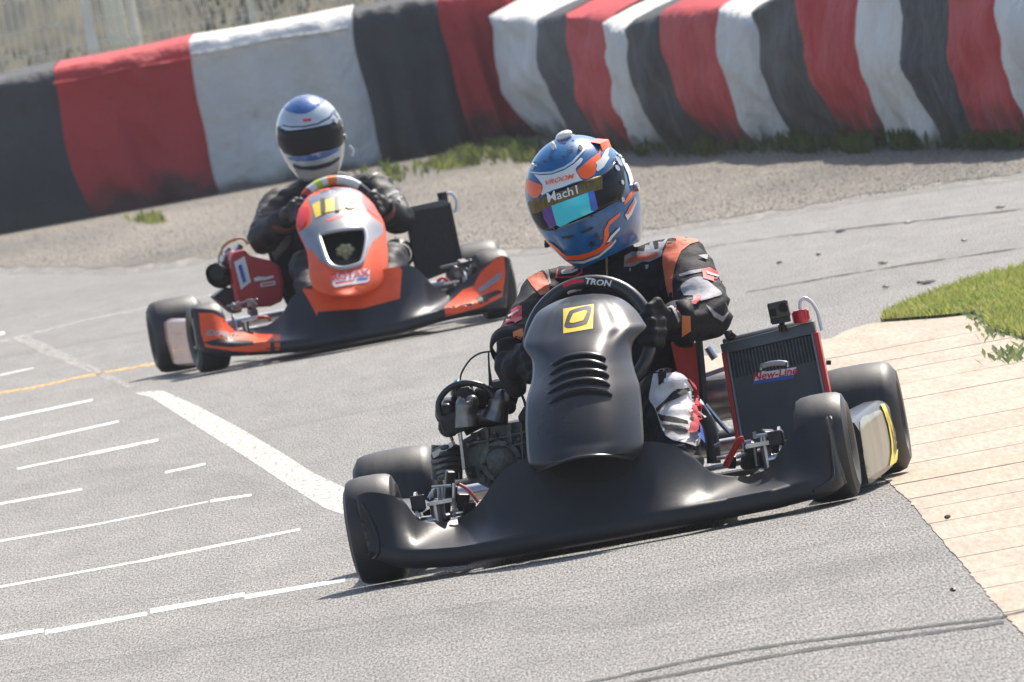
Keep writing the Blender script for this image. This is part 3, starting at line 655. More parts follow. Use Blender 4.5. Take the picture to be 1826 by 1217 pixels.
def bumper(kart, fr, top, bot, XL, XR, YC, mats, vent_shade=True, lip=0.045, smoothk=5):
    top = smooth2d(top, smoothk, False); bot = smooth2d(bot, smoothk, False)
    def loc(pts, Y): q = [fr.P(x, y, Y) for x, y in pts]; return [p.x for p in q], [p.z for p in q]
    tx, tz = loc(top, -0.12); bx, bz = loc(bot, -0.30)
    N = 110; cols = []
    xa, xb = max(tx[0], bx[0]) - .0, min(tx[-1], bx[-1])
    for i in range(N + 1):
        u = i / N; s = 2 * u - 1
        # ease samples to the ends
        xt = tx[0] + (tx[-1] - tx[0]) * u; xbm = bx[0] + (bx[-1] - bx[0]) * u
        Zt = interp(xt, tx, tz); Zb = max(0.018, interp(xbm, bx, bz)); a = abs(s)
        Yf = interp(a, [0, .35, .7, .86, .95, 1.0], YC); Yt = interp(a, [0, .25, .45, .62, .8, .9, 1.0], [-.26, -.26, -.20, .00, -.12, -.155, -.16])
        Yt = max(Yt, Yf + .02)
        Zc = Zb + lip * (1 - 0.0 * a); Zc = min(Zc, Zt - .01)
        conc = interp(a, [0, .2, .4, .62, .8, 1], [.25, .3, .75, 1.0, .6, .35])
        col = [(Yf + .07, Zb + .01, 0), (Yf + .03, Zb - .002, 0), (Yf + .006, Zb + .008, 0), (Yf - .002, Zb + (Zc - Zb) * .45, .4), (Yf + .002, Zc - .006, .9)]
        P0 = Vector((Yf + .006, Zc)); P2 = Vector((Yt, Zt)); st = Vector((Yf + (Yt - Yf) * .45, Zc + (Zt - Zc) * .52)); cc = Vector((Yf + (Yt - Yf) * .9, Zc + .01)); P1 = st.lerp(cc, conc * .75)
        n2 = 16
        for j in range(n2 + 1):
            t = j / n2; p = P0 * (1 - t) ** 2 + P1 * 2 * t * (1 - t) + P2 * t * t; col.append((p.x, p.y, 1))
        col += [(Yt + .008, Zt - .001, 1), (Yt + .014, Zt - .012, 1), (Yt + .012, Zt - .035, 1)]
        row = []
        for (y, z, k) in col:
            tt = min(1, max(0, (z - Zb) / max(.01, Zt - Zb))); row.append((xbm * (1 - tt) + xt * tt, y, z))
        cols.append(row)
    mb = MB(); mb.grid(cols)
    # closed end caps
    for e in (0, N):
        c = cols[e]; sgn = -1 if e == 0 else 1; mid = [(p[0] + sgn * .004, p[1] + .05, p[2]) for p in c]
        mb.grid([c, mid])
    o = mb.build('front_bumper', mats, kart, True, 50)
    md = o.modifiers.new('s', 'SOLIDIFY'); md.thickness = 0.004; md.offset = -1
    return o

def panel_surface(fr, left, right, ybot, ytop, sag, rim, nrow=56, ncol=36, hole=None, pw=2.2, hollow=0.0):
    """shield shaped panel between two traced sides, bottom first; bows backwards at the sides"""
    left = smooth2d(left, 6, False); right = smooth2d(right, 6, False)
    def samp(poly, t):
        L = [0]
        for a, b in zip(poly, poly[1:]): L.append(L[-1] + math.hypot(b[0] - a[0], b[1] - a[1]))
        return (interp(t * L[-1], L, [p[0] for p in poly]), interp(t * L[-1], L, [p[1] for p in poly]))
    rows = []
    for j in range(nrow + 1):
        t = j / nrow; l = samp(left, t); r = samp(right, t); Yc = ybot + (ytop - ybot) * (t ** 1.4); row = []
        for i in range(ncol + 1):
            u = i / ncol; s = 2 * u - 1; x = l[0] * (1 - u) + r[0] * u; y = l[1] * (1 - u) + r[1] * u
            # edge curve at bottom: bow
            sg = sag(t) if callable(sag) else sag
            Y = Yc + sg * abs(s) ** pw - hollow * math.exp(-((t - .0) / .2) ** 2) * (1 - s * s)
            row.append(fr.P(x, y, Y))
        rows.append(row)
    mb = MB(); mb.grid(rows); return mb, rows

def wheel_ring(mb, c, nrm, up, r, tube_r, n=40, flat=1.0, a0=0, a1=360):
    nrm = Vector(nrm).normalized(); u = Vector(up); u = (u - nrm * u.dot(nrm)).normalized(); v = nrm.cross(u); pts = []
    for i in range(n + 1):
        a = R(a0 + (a1 - a0) * i / n); pts.append(Vector(c) + r * (math.cos(a) * v + math.sin(a) * u))
    mb.tube(pts, tube_r, 10, smooth=False)
    return lambda deg: Vector(c) + r * (math.cos(R(deg)) * v + math.sin(R(deg)) * u)

# ------------------------------------------------------------------ KART 1
k1 = empty('go_kart', K1)
tag(k1, 'black racing kart in the foreground with a yellow zero sticker and tall radiator', 'go-kart', 'racing karts on the track')
P = f1.P
ST = 1.0
make_wheel(k1, -0.545, 0.0, 0.129, 0.125, -ST, -1)
make_wheel(k1, 0.545, 0.0, 0.129, 0.125, -ST, 1)
make_wheel(k1, -0.565, 1.04, 0.139, 0.205, 0, -1)
make_wheel(k1, 0.575, 1.04, 0.139, 0.205, 0, 1)
top1 = [(636, 888), (648, 879), (668, 877), (700, 883), (720, 893), (736, 917), (760, 932), (800, 930), (838, 913), (868, 882), (900, 838), (942, 814), (1000, 800), (1080, 788), (1150, 783), (1200, 789), (1240, 811), (1272, 841), (1320, 852), (1366, 838), (1392, 800), (1414, 771), (1445, 750), (1478, 742)]
bot1 = [(652, 1000), (690, 1012), (735, 1016), (850, 1006), (1000, 987), (1150, 960), (1300, 929), (1420, 899), (1475, 886), (1500, 868)]
bp1 = bumper(k1, f1, top1, bot1, -.6, .6, [-.38, -.35, -.28, -.24, -.2, -.17], BLK, smoothk=6)
bvb = bvh_of(bp1)
# wheel fairing vents (pocket shade painted on as dark film, with a raised lip) and the scooped edge
cr3 = crop(600, 620, 2.767)
C4 = crop(1180, 500, 2.898)
for side in (0, 1):
    if side == 0: shape = cr3((118, 770), (135, 780), (185, 900), (208, 1000), (200, 1030), (178, 1038), (150, 980), (125, 880)); edge = cr3((128, 772), (170, 850), (200, 925), (207, 1000), (200, 1025), (180, 1037), (160, 1020))
    else: shape = C4((858, 745), (868, 820), (890, 960), (884, 1010), (840, 1010), (810, 960), (812, 880), (835, 800)); edge = C4((785, 1088), (810, 1078), (850, 1050), (880, 1025), (886, 1005), (884, 960), (866, 800))
    o = decal('vent_shade', f1, bvb, [('poly', smooth2d(shape, 4), mat('recess shade black', (0.008, 0.008, 0.009), 0.6, var=.1))], bp1, off=0.001, maxd=.3)
    pts = []
    for x, y in smooth2d(edge, 3, False):
        oo, d = f1.ray(x, y); h = bvb.ray_cast(oo, d); pts.append(h[0] - d * .002 if h[0] else P(x, y, -.19))
    mb = MB(); mb.tube(pts, .004, 8, smooth=False); mb.build('vent_lip', BLK2, bp1)

# shade of the bumper opening under the front panel, painted as a dark film
decal('intake_shade', f1, bvb, [('poly', smooth2d([(978, 838), (1010, 858), (1050, 863), (1095, 855), (1130, 838), (1143, 800), (1060, 800), (985, 815)], 4), mat('recess shade black', (0.008, 0.008, 0.009), 0.6, var=.1))], bp1, off=0.002, maxd=.3)
# front panel
c2 = crop(860, 460, 3.0425)
L1 = c2((300, 1165), (262, 1135), (247, 1090), (238, 980), (234, 880), (240, 770), (262, 690), (272, 640), (270, 560), (240, 510), (222, 470), (245, 400), (290, 310), (350, 262), (430, 225), (500, 205))
R1 = c2((820, 1092), (858, 1062), (876, 1010), (872, 900), (866, 800), (855, 700), (830, 620), (812, 540), (815, 470), (850, 420), (890, 378), (875, 345), (830, 280), (760, 225), (680, 200), (600, 195))
mbp, rowsP = panel_surface(f1, L1, R1, -.43, .15, lambda t: interp(t, [0, .5, .75, 1], [.10, .12, .10, .05]), None, nrow=70, ncol=44, pw=2.4)
# bow the bottom edge upwards in the middle
nr = len(rowsP); mbp = MB(); newrows = []
for j, row in enumerate(rowsP):
    t = j / (nr - 1); nrw = []
    for i, p in enumerate(row):
        s = 2 * i / (len(row) - 1) - 1; q = Vector(p)
        q.z += 0.022 * (1 - s * s) * max(0, 1 - t / .12)
        # two soft flutes running up the panel, raised centre
        q.y -= 0.012 * math.exp(-((abs(s) - .55) / .12) ** 2) * math.exp(-((t - .78) / .16) ** 2) * -1
        nrw.append(q)
    newrows.append(nrw)
mbp.grid(newrows)
pn1 = mbp.build('front_panel', BLK2, k1, True, 60); md = pn1.modifiers.new('s', 'SOLIDIFY'); md.thickness = 0.004; md.offset = -1
bvp = bvh_of(pn1)
mb = MB(); nc = len(newrows[0])
loop = newrows[0] + [r[-1] for r in newrows[1:]]; mb.tube([Vector(p) for p in newrows[0]], .004, 6, smooth=False); mb.build('panel_edge', BLK2, pn1)
# louvres: five raised hoods with dark slots
lv = [((372, 580), (455, 530), (560, 512), (640, 525), (672, 548)), ((362, 632), (450, 570), (560, 550), (640, 566), (680, 590)), ((357, 682), (450, 622), (560, 600), (650, 612), (690, 640)), ((350, 732), (450, 672), (560, 648), (650, 660), (695, 690)), ((357, 788), (450, 728), (560, 704), (660, 715), (708, 742))]
for q in lv:
    pts = smooth2d(c2(*q), 5, False); a_, b_, c_, d_ = [], [], [], []; n = len(pts)
    for i, (x, y) in enumerate(pts):
        e = math.sin(math.pi * i / (n - 1)) ** .5
        def hit(xx, yy, k):
            oo, d = f1.ray(xx, yy); h = bvp.ray_cast(oo, d); nn = h[1] if h[1].dot(d) < 0 else -h[1]; return h[0] + nn * k
        a_.append(hit(x, y - 1, .0006)); b_.append(hit(x, y + 5 * e + 1, .010 * e + .001)); c_.append(hit(x, y + 8 * e + 1, .009 * e + .0005)); d_.append(hit(x, y + 8.5 * e + 1, .0005))
    mb = MB(); mb.grid([a_, b_, c_, d_]); mb.build('louvre', BLK2, pn1, True, 50)
# number sticker
stk = c2((440, 278), (605, 252), (600, 385), (440, 412))
def ring(outer, inner): return outer, inner
zo = smooth2d(c2((490, 285), (560, 265), (590, 268), (592, 290), (572, 350), (552, 365), (480, 382), (450, 376), (450, 355), (470, 300)), 3)
zi = smooth2d(c2((500, 305), (552, 290), (568, 292), (566, 305), (550, 340), (540, 346), (492, 358), (476, 354), (478, 342), (492, 312)), 3)
decal('number_sticker', f1, bvp, [('poly', stk, YELS), ('poly', zo, TXTK), ('poly', zi, YELS)], pn1, cell=5, off=.0008, maxd=.3)
# pocket below the panel and steering column support
mb = MB(); mb.tube([P(1062, 690, .18), P(1050, 600, .33)], .011, 10); mb.tube([P(1062, 700, .18), P(1070, 900, -.05)], .011, 10); mb.build('steering_column', DARK, k1)
mb = MB(); mb.tube([P(985, 900, -.12), P(985, 780, -.02), P(1000, 680, .1)], .011); mb.tube([P(1120, 880, -.12), P(1115, 780, -.02), P(1105, 680, .1)], .011); mb.build('panel_bracket', DARK, k1)

# steering wheel
SC = P(1052, 607, .33); Nw = Vector((-.10, -1, .42)); 
mb = MB(); wp1 = wheel_ring(mb, SC, Nw, (-.18, 0, 1), .150, .0155, 48)
sw = mb.build('steering_wheel', mat('steering grip', (0.018, 0.018, 0.02), 0.4, var=.3, vscale=40, coat=.3), k1)
mb = MB()
for a in (10, 170, 270): mb.tube([SC, wp1(a)], [.016, .012], 8)
mb.rev([(-.01, .001), (-.01, .05), (.01, .05), (.01, .001)], SC, Nw, 20); mb.build('spoke', DARK, sw)
bvs = bvh_of(sw)
C1 = crop(860, 200, 3.381)
decal('wheel_lettering', f1, bvs, [('poly', C1((480, 1040), (540, 1015), (610, 1008), (612, 1026), (548, 1036), (490, 1058)), TXTR), ('text', 'TRON', C1((700, 1028))[0], 13, -6, .2, TXTW, 1.3, .03), ('poly', smooth2d(C1((510, 1088), (530, 1072), (580, 1068), (606, 1080), (585, 1096), (535, 1100)), 3), TXTW)], sw, off=.001)

# frame, floor, axles
mb = MB()
for s in (-1, 1):
    mb.tube([(s * .33, -.12, .055), (s * .30, .2, .05), (s * .30, .6, .05), (s * .32, 1.15, .06)], .015, 8)
    mb.tube([(s * .33, 0, .055), (s * .46, 0, .12)], .014, 8)
mb.tube([(-.33, -.12, .055), (.33, -.12, .055)], .015, 8); mb.tube([(-.33, 1.15, .06), (.33, 1.15, .06)], .015, 8)
mb.tube([(-.30, .35, .05), (.30, .35, .05)], .014, 8); mb.build('frame', DARK, k1)
mb = MB(); mb.box((0, .18, .032), (.58, .66, .006)); mb.build('floor_tray', mat('floor tray', (.12, .12, .12), .4, .7, var=.2), k1, False)
mb = MB(); mb.rev([(-.6, .02), (.6, .02)], (0, 1.04, .139), (1, 0, 0), 16); mb.build('rear_axle', STEEL, k1)
mb = MB()
mb.tube([(-.50, 1.24, .12), (-.4, 1.27, .14), (.4, 1.27, .14), (.50, 1.24, .12)], .03, 10); mb.build('rear_bumper', BLK, k1)
for s in (-1, 1):   # stub axles, kingpins, brake discs
    mb = MB(); mb.tube([(s * .40, 0, .06), (s * .40, 0, .17)], .013, 8); mb.tube([(s * .40, 0, .125), (s * .47, 0, .127)], .013, 8); mb.box((s * .385, 0, .165), (.06, .05, .008)); mb.box((s * .385, 0, .075), (.06, .05, .008)); mb.build('kingpin', STEEL, k1)
    mb = MB(); mb.rev([(-.003, .02), (-.003, .07), (.003, .07), (.003, .02)], (s * .44, 0, .129), (1, 0, 0), 32, True); mb.build('brake_disc', STEEL, k1)
    mb = MB(); mb.box((s * .436, -.02, .17), (.026, .06, .04)); mb.box((s * .432, -.066, .175), (.035, .006, .035)); mb.build('brake_caliper', DARK, k1, False, bevel=.006)
    mb = MB(); mb.tube([(s * .04, .12, .12), (s * .42, .06, .13)], .007, 8); mb.build('tie_rod', STEEL, k1)
def bolts(mb, pts, r=.006, l=.012, ax=(0, 1, 0)):
    for p in pts: mb.rev([(-l, .0005), (-l, r), (0, r)], p, ax, 8)

# visible linkage in the two notches of the bumper (traced)
mb = MB()
for a, b in [((470, 690), (565, 682)), ((478, 700), (470, 740)), ((505, 690), (515, 845)), ((522, 690), (530, 845)), ((580, 670), (580, 840)), ((560, 820), (600, 800)), ((455, 745), (470, 715))]:
    a, b = cr3(a, b); mb.tube([P(*a, .02), P(*b, .02)], .0045, 6)
mb.build('brake_bracket', STEEL, k1)
mb = MB()
for a, b, r in [((370, 470), (510, 470), 0), ]: pass
C44 = crop(1250, 620, 3.926)
for a, b in [((365, 625), (510, 600)), ((380, 615), (372, 590)), ((425, 615), (440, 790)), ((445, 612), (468, 790)), ((375, 685), (395, 830)), ((300, 665), (350, 655)), ((95, 690), (130, 672)), ((110, 775), (175, 768)), ((250, 770), (305, 745))]:
    a, b = C44(a, b); mb.tube([P(*a, .02), P(*b, .02)], .005, 6)
mb.build('brake_bracket', STEEL, k1)
mb = MB(); 
for (x, y, s) in [(470, 640, .03), (500, 690, .028), (340, 700, .022), (330, 790, .03), (410, 780, .03), (210, 800, .022)]:
    q = C44((x, y))[0]; mb.box(P(*q, .06), (s, s * 1.2, s * 1.4), Euler((0.2, .2, .3)))
for (x, y, s) in [(560, 720, .03), (620, 760, .03), (520, 800, .035), (650, 800, .03), (560, 640, .022)]:
    q = cr3((x, y))[0]; mb.box(P(*q, .08), (s, s * 1.2, s * 1.4), Euler((0.2, .2, .3)))
mb.build('mounting_block', DARK, k1, False, bevel=.004)
mb = MB(); mb.tube([P(*q, .0) for q in C44((170, 835), (215, 745), (265, 655), (300, 640))], .008, 8); mb.build('red_brake_hose', REDM, k1)
mb = MB(); mb.tube([P(*q, .02) for q in cr3((605, 675), (640, 695), (675, 730), (700, 765))], .0042, 8); mb.build('red_brake_hose', mat('pink red hose', (.6, .1, .1), .4, var=.1), k1)
mb = MB(); mb.tube([P(*q, .12) for q in C44((30, 490), (60, 560), (85, 700), (90, 810))], .017, 10); mb.build('side_tube', DARK, k1)
mb = MB(); mb.tube([P(*q, .3) for q in C44((10, 395), (60, 470), (125, 590))], .004, 6); mb.tube([P(*q, .35) for q in C44((30, 400), (120, 510), (200, 600))], .006, 6); mb.build('control_rod', STEEL, k1)
mb = MB(); mb.rev([(-.10, .001), (-.10, .05), (-.07, .062), (.10, .062), (.14, .05), (.14, .001)], P(1285, 706, 1.0), (1, .1, 0), 24); mb.build('silencer', mat('silencer metal', (.30, .29, .28), .3, .9, var=.2), k1)
mb = MB(); mb.tube([P(1250, 672, .95), P(1300, 655, .95)], .006); mb.tube([P(1262, 620, .95), P(1275, 640, .95)], .010); mb.build('seat_stay', STEEL, k1)

# side pods
def side_pod(kart, fr, inner, outer, y0, y1, zb, zt, mats, name='side_pod', bulge=.02):
    rows = []; n = 18
    for j in range(n + 1):
        t = j / n; y = y0 + (y1 - y0) * t; e = (1 - abs(2 * t - 1) ** 6) ** .5; xo = outer - (.03 + .0) * (1 - e) + .03 * t * (1 if outer > 0 else -1); row = []
        h = zt - .03 * (1 - e); sg = 1 if outer > 0 else -1
        prof = [(inner, zb), (xo - sg * .02, zb), (xo, zb + .02), (xo + sg * bulge * .6, zb + (h - zb) * .4), (xo + sg * bulge * .3, zb + (h - zb) * .75), (xo - sg * .01, h - .012), (xo - sg * .035, h), (inner + sg * .03, h - .01), (inner, h - .035)]
        rows.append([(x, y, z) for x, z in prof])
    mb = MB(); mb.grid(rows)
    for rr in (rows[0], rows[-1]):
        b = len(mb.v); mb.add(rr, [tuple(range(len(rr)))])
    return mb.build(name, mats, kart, True, 45)
# right pod traced: a smooth box between the wheels
def pod_traced(kart, fr, front, back, mats):
    """front/back: matching rings (px,py,Y)"""
    rows = []; n = 10
    fr_ = [fr.P(*p) for p in front]; bk = [fr.P(*p) for p in back]
    for j in range(n + 1):
        t = j / n; c = sum(fr_, Vector()) / len(fr_); row = []
        k = 1 - .10 * (abs(2 * t - 1) ** 5)
        for a, b in zip(fr_, bk):
            p = a.lerp(b, t); m_ = sum(fr_, Vector()).lerp(sum(bk, Vector()), t) / len(fr_); row.append(m_ + (p - m_) * k)
        row.append(row[0]); rows.append(row)
    mb = MB(); mb.grid(rows); mb.add(rows[0][:-1], [tuple(range(len(front)))]); mb.add(rows[-1][:-1], [tuple(range(len(front)))])
    o = mb.build('side_pod', mats, kart, True, 50); md = o.modifiers.new('b', 'BEVEL'); md.width = .012; md.segments = 3; md.limit_method = 'ANGLE'; return o
pod1 = pod_traced(k1, f1, [(1470, 760, .22), (1500, 752, .22), (1524, 748, .22), (1535, 765, .22), (1553, 868, .22), (1520, 876, .22), (1480, 872, .22)],
                  [(1490, 740, .80), (1545, 712, .80), (1578, 707, .80), (1590, 722, .80), (1606, 822, .80), (1560, 850, .80), (1500, 860, .80)], BLK2)
bpod = bvh_of(pod1)
decal('pod_film', f1, bpod, [('poly', smooth2d(C44((1110, 520), (1180, 470), (1255, 440), (1290, 520), (1325, 660), (1330, 780), (1300, 830), (1190, 900), (1165, 910), (1140, 760)), 3), OLIV)], pod1, off=.0012, cell=4, maxd=.3)
decal('yellow_stripe', f1, bpod, [('poly', C44((1250, 405), (1275, 400), (1315, 480), (1350, 600), (1368, 720), (1362, 800), (1310, 830), (1325, 740), (1322, 660), (1300, 540), (1270, 450)), YPOD), ('poly', C44((1285, 450), (1296, 455), (1340, 600), (1350, 720), (1338, 760), (1334, 640), (1312, 530)), TXTK)], pod1, off=.004, cell=4, maxd=.3)
side_pod(k1, f1, -.46, -.575, .2, .82, .06, .17, BLK)
# seat
rows = []
for j in range(15):
    t = j / 14; yb = .62 + .34 * t ** 1.0; zc = .07 + .50 * t ** 1.3; row = []
    for i in range(17):
        s = -1 + 2 * i / 16; wd = interp(t, [0, .3, .7, 1], [.15, .18, .19, .17]); x = wd * math.sin(s * 1.45) / math.sin(1.45)
        y = yb - .16 * (1 - math.cos(s * 1.3)) * 1.2 * (1 - .5 * t); z = zc + .05 * abs(s) ** 2 * (1 - t)
        row.append((x + .03, y, z))
    rows.append(row)
mb = MB(); mb.grid(rows); seat1 = mb.build('seat', BLK2, k1, True, 60, solid=.006)
mb = MB(); pa = [P(1196, 612, .66), P(1241, 612, .66), P(1251, 700, .63), P(1250, 772, .60), P(1228, 772, .60), P(1214, 690, .63)]; mb.prism(pa, (0.0, .05, 0)); mb.build('red_seat_side', mat('red seat panel', (.55, .045, .02), .45, var=.15), k1, False)
mb = MB(); mb.tube([P(1246, 605, .62), P(1254, 700, .6), P(1253, 800, .56)], .009, 8); mb.build('seat_edge', BLK, k1)

# radiator
TL, TR, BR, BL = (1287, 614), (1452, 578), (1490, 765), (1318, 802)
YR = .62
def q4(u, v, Y=YR):    # u right, v down on the radiator face
    x = (TL[0] * (1 - u) + TR[0] * u) * (1 - v) + (BL[0] * (1 - u) + BR[0] * u) * v; y = (TL[1] * (1 - u) + TR[1] * u) * (1 - v) + (BL[1] * (1 - u) + BR[1] * u) * v
    return P(x, y, Y + .05 * (1 - v))
mb = MB(); mb.prism([q4(.03, .07), q4(.97, .07), q4(.97, 1), q4(.03, 1)], (0, .04, 0)); rad = mb.build('radiator', CORE, k1, False)
nf = 26
for i in range(nf):
    u = .05 + .90 * i / (nf - 1); mb = MB(); mb.prism([q4(u - .006, .1, YR - .006), q4(u + .006, .1, YR - .006), q4(u + .006, .45, YR - .006), q4(u - .006, .45, YR - .006)], (0, .010, 0)); mb.build('cooling_fin', FINM, rad, False)
mb = MB(); mb.prism([q4(.05, .34, YR - .012), q4(.96, .34, YR - .012), q4(.96, .99, YR - .012), q4(.05, .99, YR - .012)], (0, .004, 0)); cur = mb.build('radiator_curtain', PLATE, rad, False)
mb = MB(); mb.prism([q4(-.02, -.0, YR - .01), q4(1.0, -.03, YR - .01), q4(1.0, .085, YR - .01), q4(-.01, .095, YR - .01)], (0, .05, 0)); mb.tube([q4(.02, .02, YR + .02), q4(.98, 0, YR + .02)], .018, 10); mb.build('header_tank', mat('header tank', (.10, .105, .11), .4, .5, var=.2), rad, True, bevel=.003)
mb = MB()
for (u0, u1) in ((-.02, .035), (.965, 1.02)):
    mb.prism([q4(u0, .08, YR - .016), q4(u1, .08, YR - .016), q4(u1, 1.0, YR - .016), q4(u0, 1.0, YR - .016)], (0, .06, 0))
mb.build('side_rail', REDM, rad, False, bevel=.002)
mb = MB()
for (u0, u1) in ((.035, .055), (.945, .965)): mb.prism([q4(u0, .08, YR - .02), q4(u1, .08, YR - .02), q4(u1, 1.0, YR - .02), q4(u0, 1.0, YR - .02)], (0, .02, 0))
mb.build('core_edge', STEEL if False else mat('brushed edge', (.2, .2, .2), .35, .8, var=.2), rad, False)
cc = C4
mb = MB(); mb.tube([P(*q, YR - .02) for q in cc((512, 465), (512, 440), (560, 425), (610, 420), (650, 425), (652, 448))], .0035, 8, smooth=False); mb.tube([P(*q, YR - .02) for q in cc((520, 446), (570, 434), (640, 430))], .005, 6); mb.build('pull_handle', STEEL, rad)
mb = MB(); mb.tube([P(*q, YR - .02) for q in cc((335, 268), (352, 300), (375, 275))], .008, 8); mb.tube([P(*q, YR - .01) for q in cc((345, 260), (350, 300))], .009, 8); mb.tube([P(*q, YR - .01) for q in cc((850, 425), (875, 425))], .006, 8); mb.build('hose_fitting', DARK, rad)
bvc = bvh_of(cur)
decal('sticker', f1, bvc, [('poly', cc((492, 478), (700, 447), (684, 507), (468, 540)), TXTB), ('poly', cc((494, 480), (697, 450), (686, 488), (478, 522)), TXTW)], cur, cell=8, off=.0014)
decal('sticker_lettering', f1, bvc, [('text', 'New-Line', cc((588, 486))[0], 19.5, 9.0, .28, TXTR, 1.04, .02)], cur, cell=6, off=.0048)
mb = MB(); mb.box(P(1389, 553, YR + .01), (.050, .03, .042), Euler((0, R(-2), 0))); ac = mb.build('action_camera', mat('camera case', (.015, .015, .017), .3, var=.1, coat=.4), k1, False, bevel=.004)
mb = MB(); mb.rev([(-.004, .001), (-.004, .011), (0, .012)], P(1397, 549, YR - .006), (0, 1, 0), 20); mb.box(P(1379, 558, YR - .006), (.014, .002, .018)); mb.build('lens', VIS, ac)
mb = MB(); mb.box(P(1393, 572, YR + .01), (.045, .03, .012)); mb.tube([P(1394, 575, YR + .01), P(1396, 590, YR + .02)], .007, 8); mb.tube([P(1374, 573, YR), P(1388, 572, YR)], .006, 8); mb.tube([P(1389, 580, YR), P(1391, 592, YR)], .003, 6); mb.tube([P(1400, 580, YR), P(1405, 592, YR)], .003, 6); mb.build('camera_mount', DARK, ac, False)
mb = MB(); mb.rev([(0, .001), (0, .0185), (.004, .0195), (.026, .0195), (.03, .017), (.031, .001)], P(1430, 575, YR + .03), (0, 0, 1), 20)
for k in range(14): a = 2 * math.pi * k / 14; mb.box(P(1430, 575, YR + .03) + Vector((.0195 * math.cos(a), .0195 * math.sin(a), .015)), (.003, .003, .022), Euler((0, 0, a)))
cap = mb.build('filler_cap', mat('red filler cap', (.6, .01, .02), .25, .2, var=.1, coat=.5), k1)
mb = MB(); mb.tube([P(*q, YR + .03) for q in cc((715, 150), (718, 110), (740, 93), (775, 115), (805, 165), (820, 225), (828, 260))], .0048, 8); mb.build('breather_hose', TRANS, k1)

# engine (traced, every lump given its own depth)
YE = .50
def ebox(mb, poly, Y, dep): mb.prism([P(*q, Y) for q in cr3(*poly)], (0, dep, 0))
mb = MB(); ebox(mb, [(625, 455), (720, 400), (870, 370), (945, 360), (945, 660), (760, 700), (660, 650), (630, 560)], YE, .2); eng = mb.build('engine', GUN, k1, False, bevel=.006)
mb = MB()
for poly in [[(735, 400), (752, 398), (762, 670), (742, 675)], [(838, 380), (862, 376), (870, 560), (850, 560)], [(640, 470), (930, 410), (930, 425), (640, 487)], [(750, 500), (930, 462), (930, 476), (750, 514)], [(755, 600), (880, 575), (880, 590), (755, 615)], [(905, 370), (920, 368), (926, 560), (912, 562)]]:
    ebox(mb, poly, YE - .016, .02)
mb.build('casting_rib', GUN, eng, False, bevel=.002)
mb = MB(); random.seed(77)
for k in range(22):
    x, y = random.uniform(640, 930), random.uniform(430, 650); q = cr3((x, y))[0]; s = random.uniform(.008, .022); mb.box(P(*q, YE - .008), (s, .016, s * random.uniform(.6, 1.4)), Euler((0, random.uniform(-.3, .1), 0)))
mb.build('engine_lug', DARK, eng, False, bevel=.002)
mb = MB(); bolts(mb, [P(*cr3(q)[0], YE - .016) for q in [(650, 480), (700, 450), (780, 420), (700, 600), (860, 400), (790, 650), (900, 450), (660, 620), (745, 545)]], .004); mb.build('bolt', GUN, eng)
mb = MB(); q = cr3((815, 560))[0]; mb.rev([(-.03, .001), (-.03, .03), (-.026, .036), (-.02, .038), (-.018, .05), (.01, .054), (.01, .001)], P(*q, YE), (.05, 1, 0), 28); mb.build('clutch_cover', GUN, eng)
mb = MB(); bolts(mb, [P(*q, YE - .02) + Vector((.043 * math.cos(a), 0, .043 * math.sin(a))) for a in [i * 1.047 for i in range(6)]], .004); mb.build('bolt', DARK, eng)
mb = MB(); 
for k, (y, x0, x1) in enumerate([(500, 490, 590), (530, 475, 600), (558, 475, 605), (588, 485, 605), (615, 495, 600), (640, 500, 590)]):
    a, b = cr3((x0, y + 8), (x1, y - 12)); A_, B_ = P(*a, YE), P(*b, YE); mb.tube([A_, (A_ + B_) / 2 + Vector((0, -.03, .004)), B_], .0065, 8)
cyl = mb.build('cylinder_fin', GUN, eng)
mb = MB(); a, b = cr3((545, 480), (545, 650)); mb.tube([P(*a, YE + .02), P(*b, YE + .02)], .038, 16); mb.build('cylinder', DARK, eng)
mb = MB(); ebox(mb, [(470, 520), (575, 460), (580, 485), (480, 548)], YE - .03, .03); ebox(mb, [(600, 405), (615, 402), (640, 600), (620, 605)], YE - .03, .02); mb.build('head_strap', STEEL, eng, False, bevel=.002)
mb = MB(); mb.tube([P(*q, YE - .06) for q in cr3((645, 390), (640, 330), (645, 285), (655, 265), (640, 250))], [.030, .027, .028, .024, .006], 16); mb.build('intake_pipe', CHRM, eng)
mb = MB(); mb.tube([P(*q, YE - .05) for q in cr3((780, 360), (795, 310), (805, 260), (800, 235), (785, 222))], [.034, .027, .026, .022, .006], 16); mb.build('intake_pipe', CHRM, eng)
mb = MB(); mb.tube([P(*q, YE + .02) for q in cr3((620, 390), (700, 350), (760, 340), (840, 335))], .026, 12); mb.build('manifold', CHRM, eng)
mb = MB(); mb.tube([P(*q, YE - .03) for q in cr3((540, 360), (508, 330), (505, 270), (540, 215), (600, 180), (680, 178), (745, 205), (785, 260), (805, 330), (815, 370))], .0075, 10); mb.build('coolant_hose', mat('hose rubber', (.02, .02, .02), .3, var=.2, coat=.2), eng)
mb = MB()
for (x, y, r, dd) in [(545, 330, .028, 0), (560, 300, .024, .02), (620, 215, .026, .03), (640, 240, .022, 0), (720, 240, .024, .02), (840, 250, .027, .04), (800, 210, .02, .02), (850, 290, .018, .02), (555, 385, .026, 0), (700, 290, .02, .05)]:
    q = cr3((x, y))[0]; mb.rev([(-.02, .001), (-.02, r * .8), (-.014, r), (.02, r), (.024, r * .8), (.024, .001)], P(*q, YE + dd), (random.uniform(-.3, .3), 1, random.uniform(-.2, .5)), 16)
mb.build('carburettor', mat('carb black', (.018, .018, .02), .3, .4, var=.3, vscale=40), eng, True)
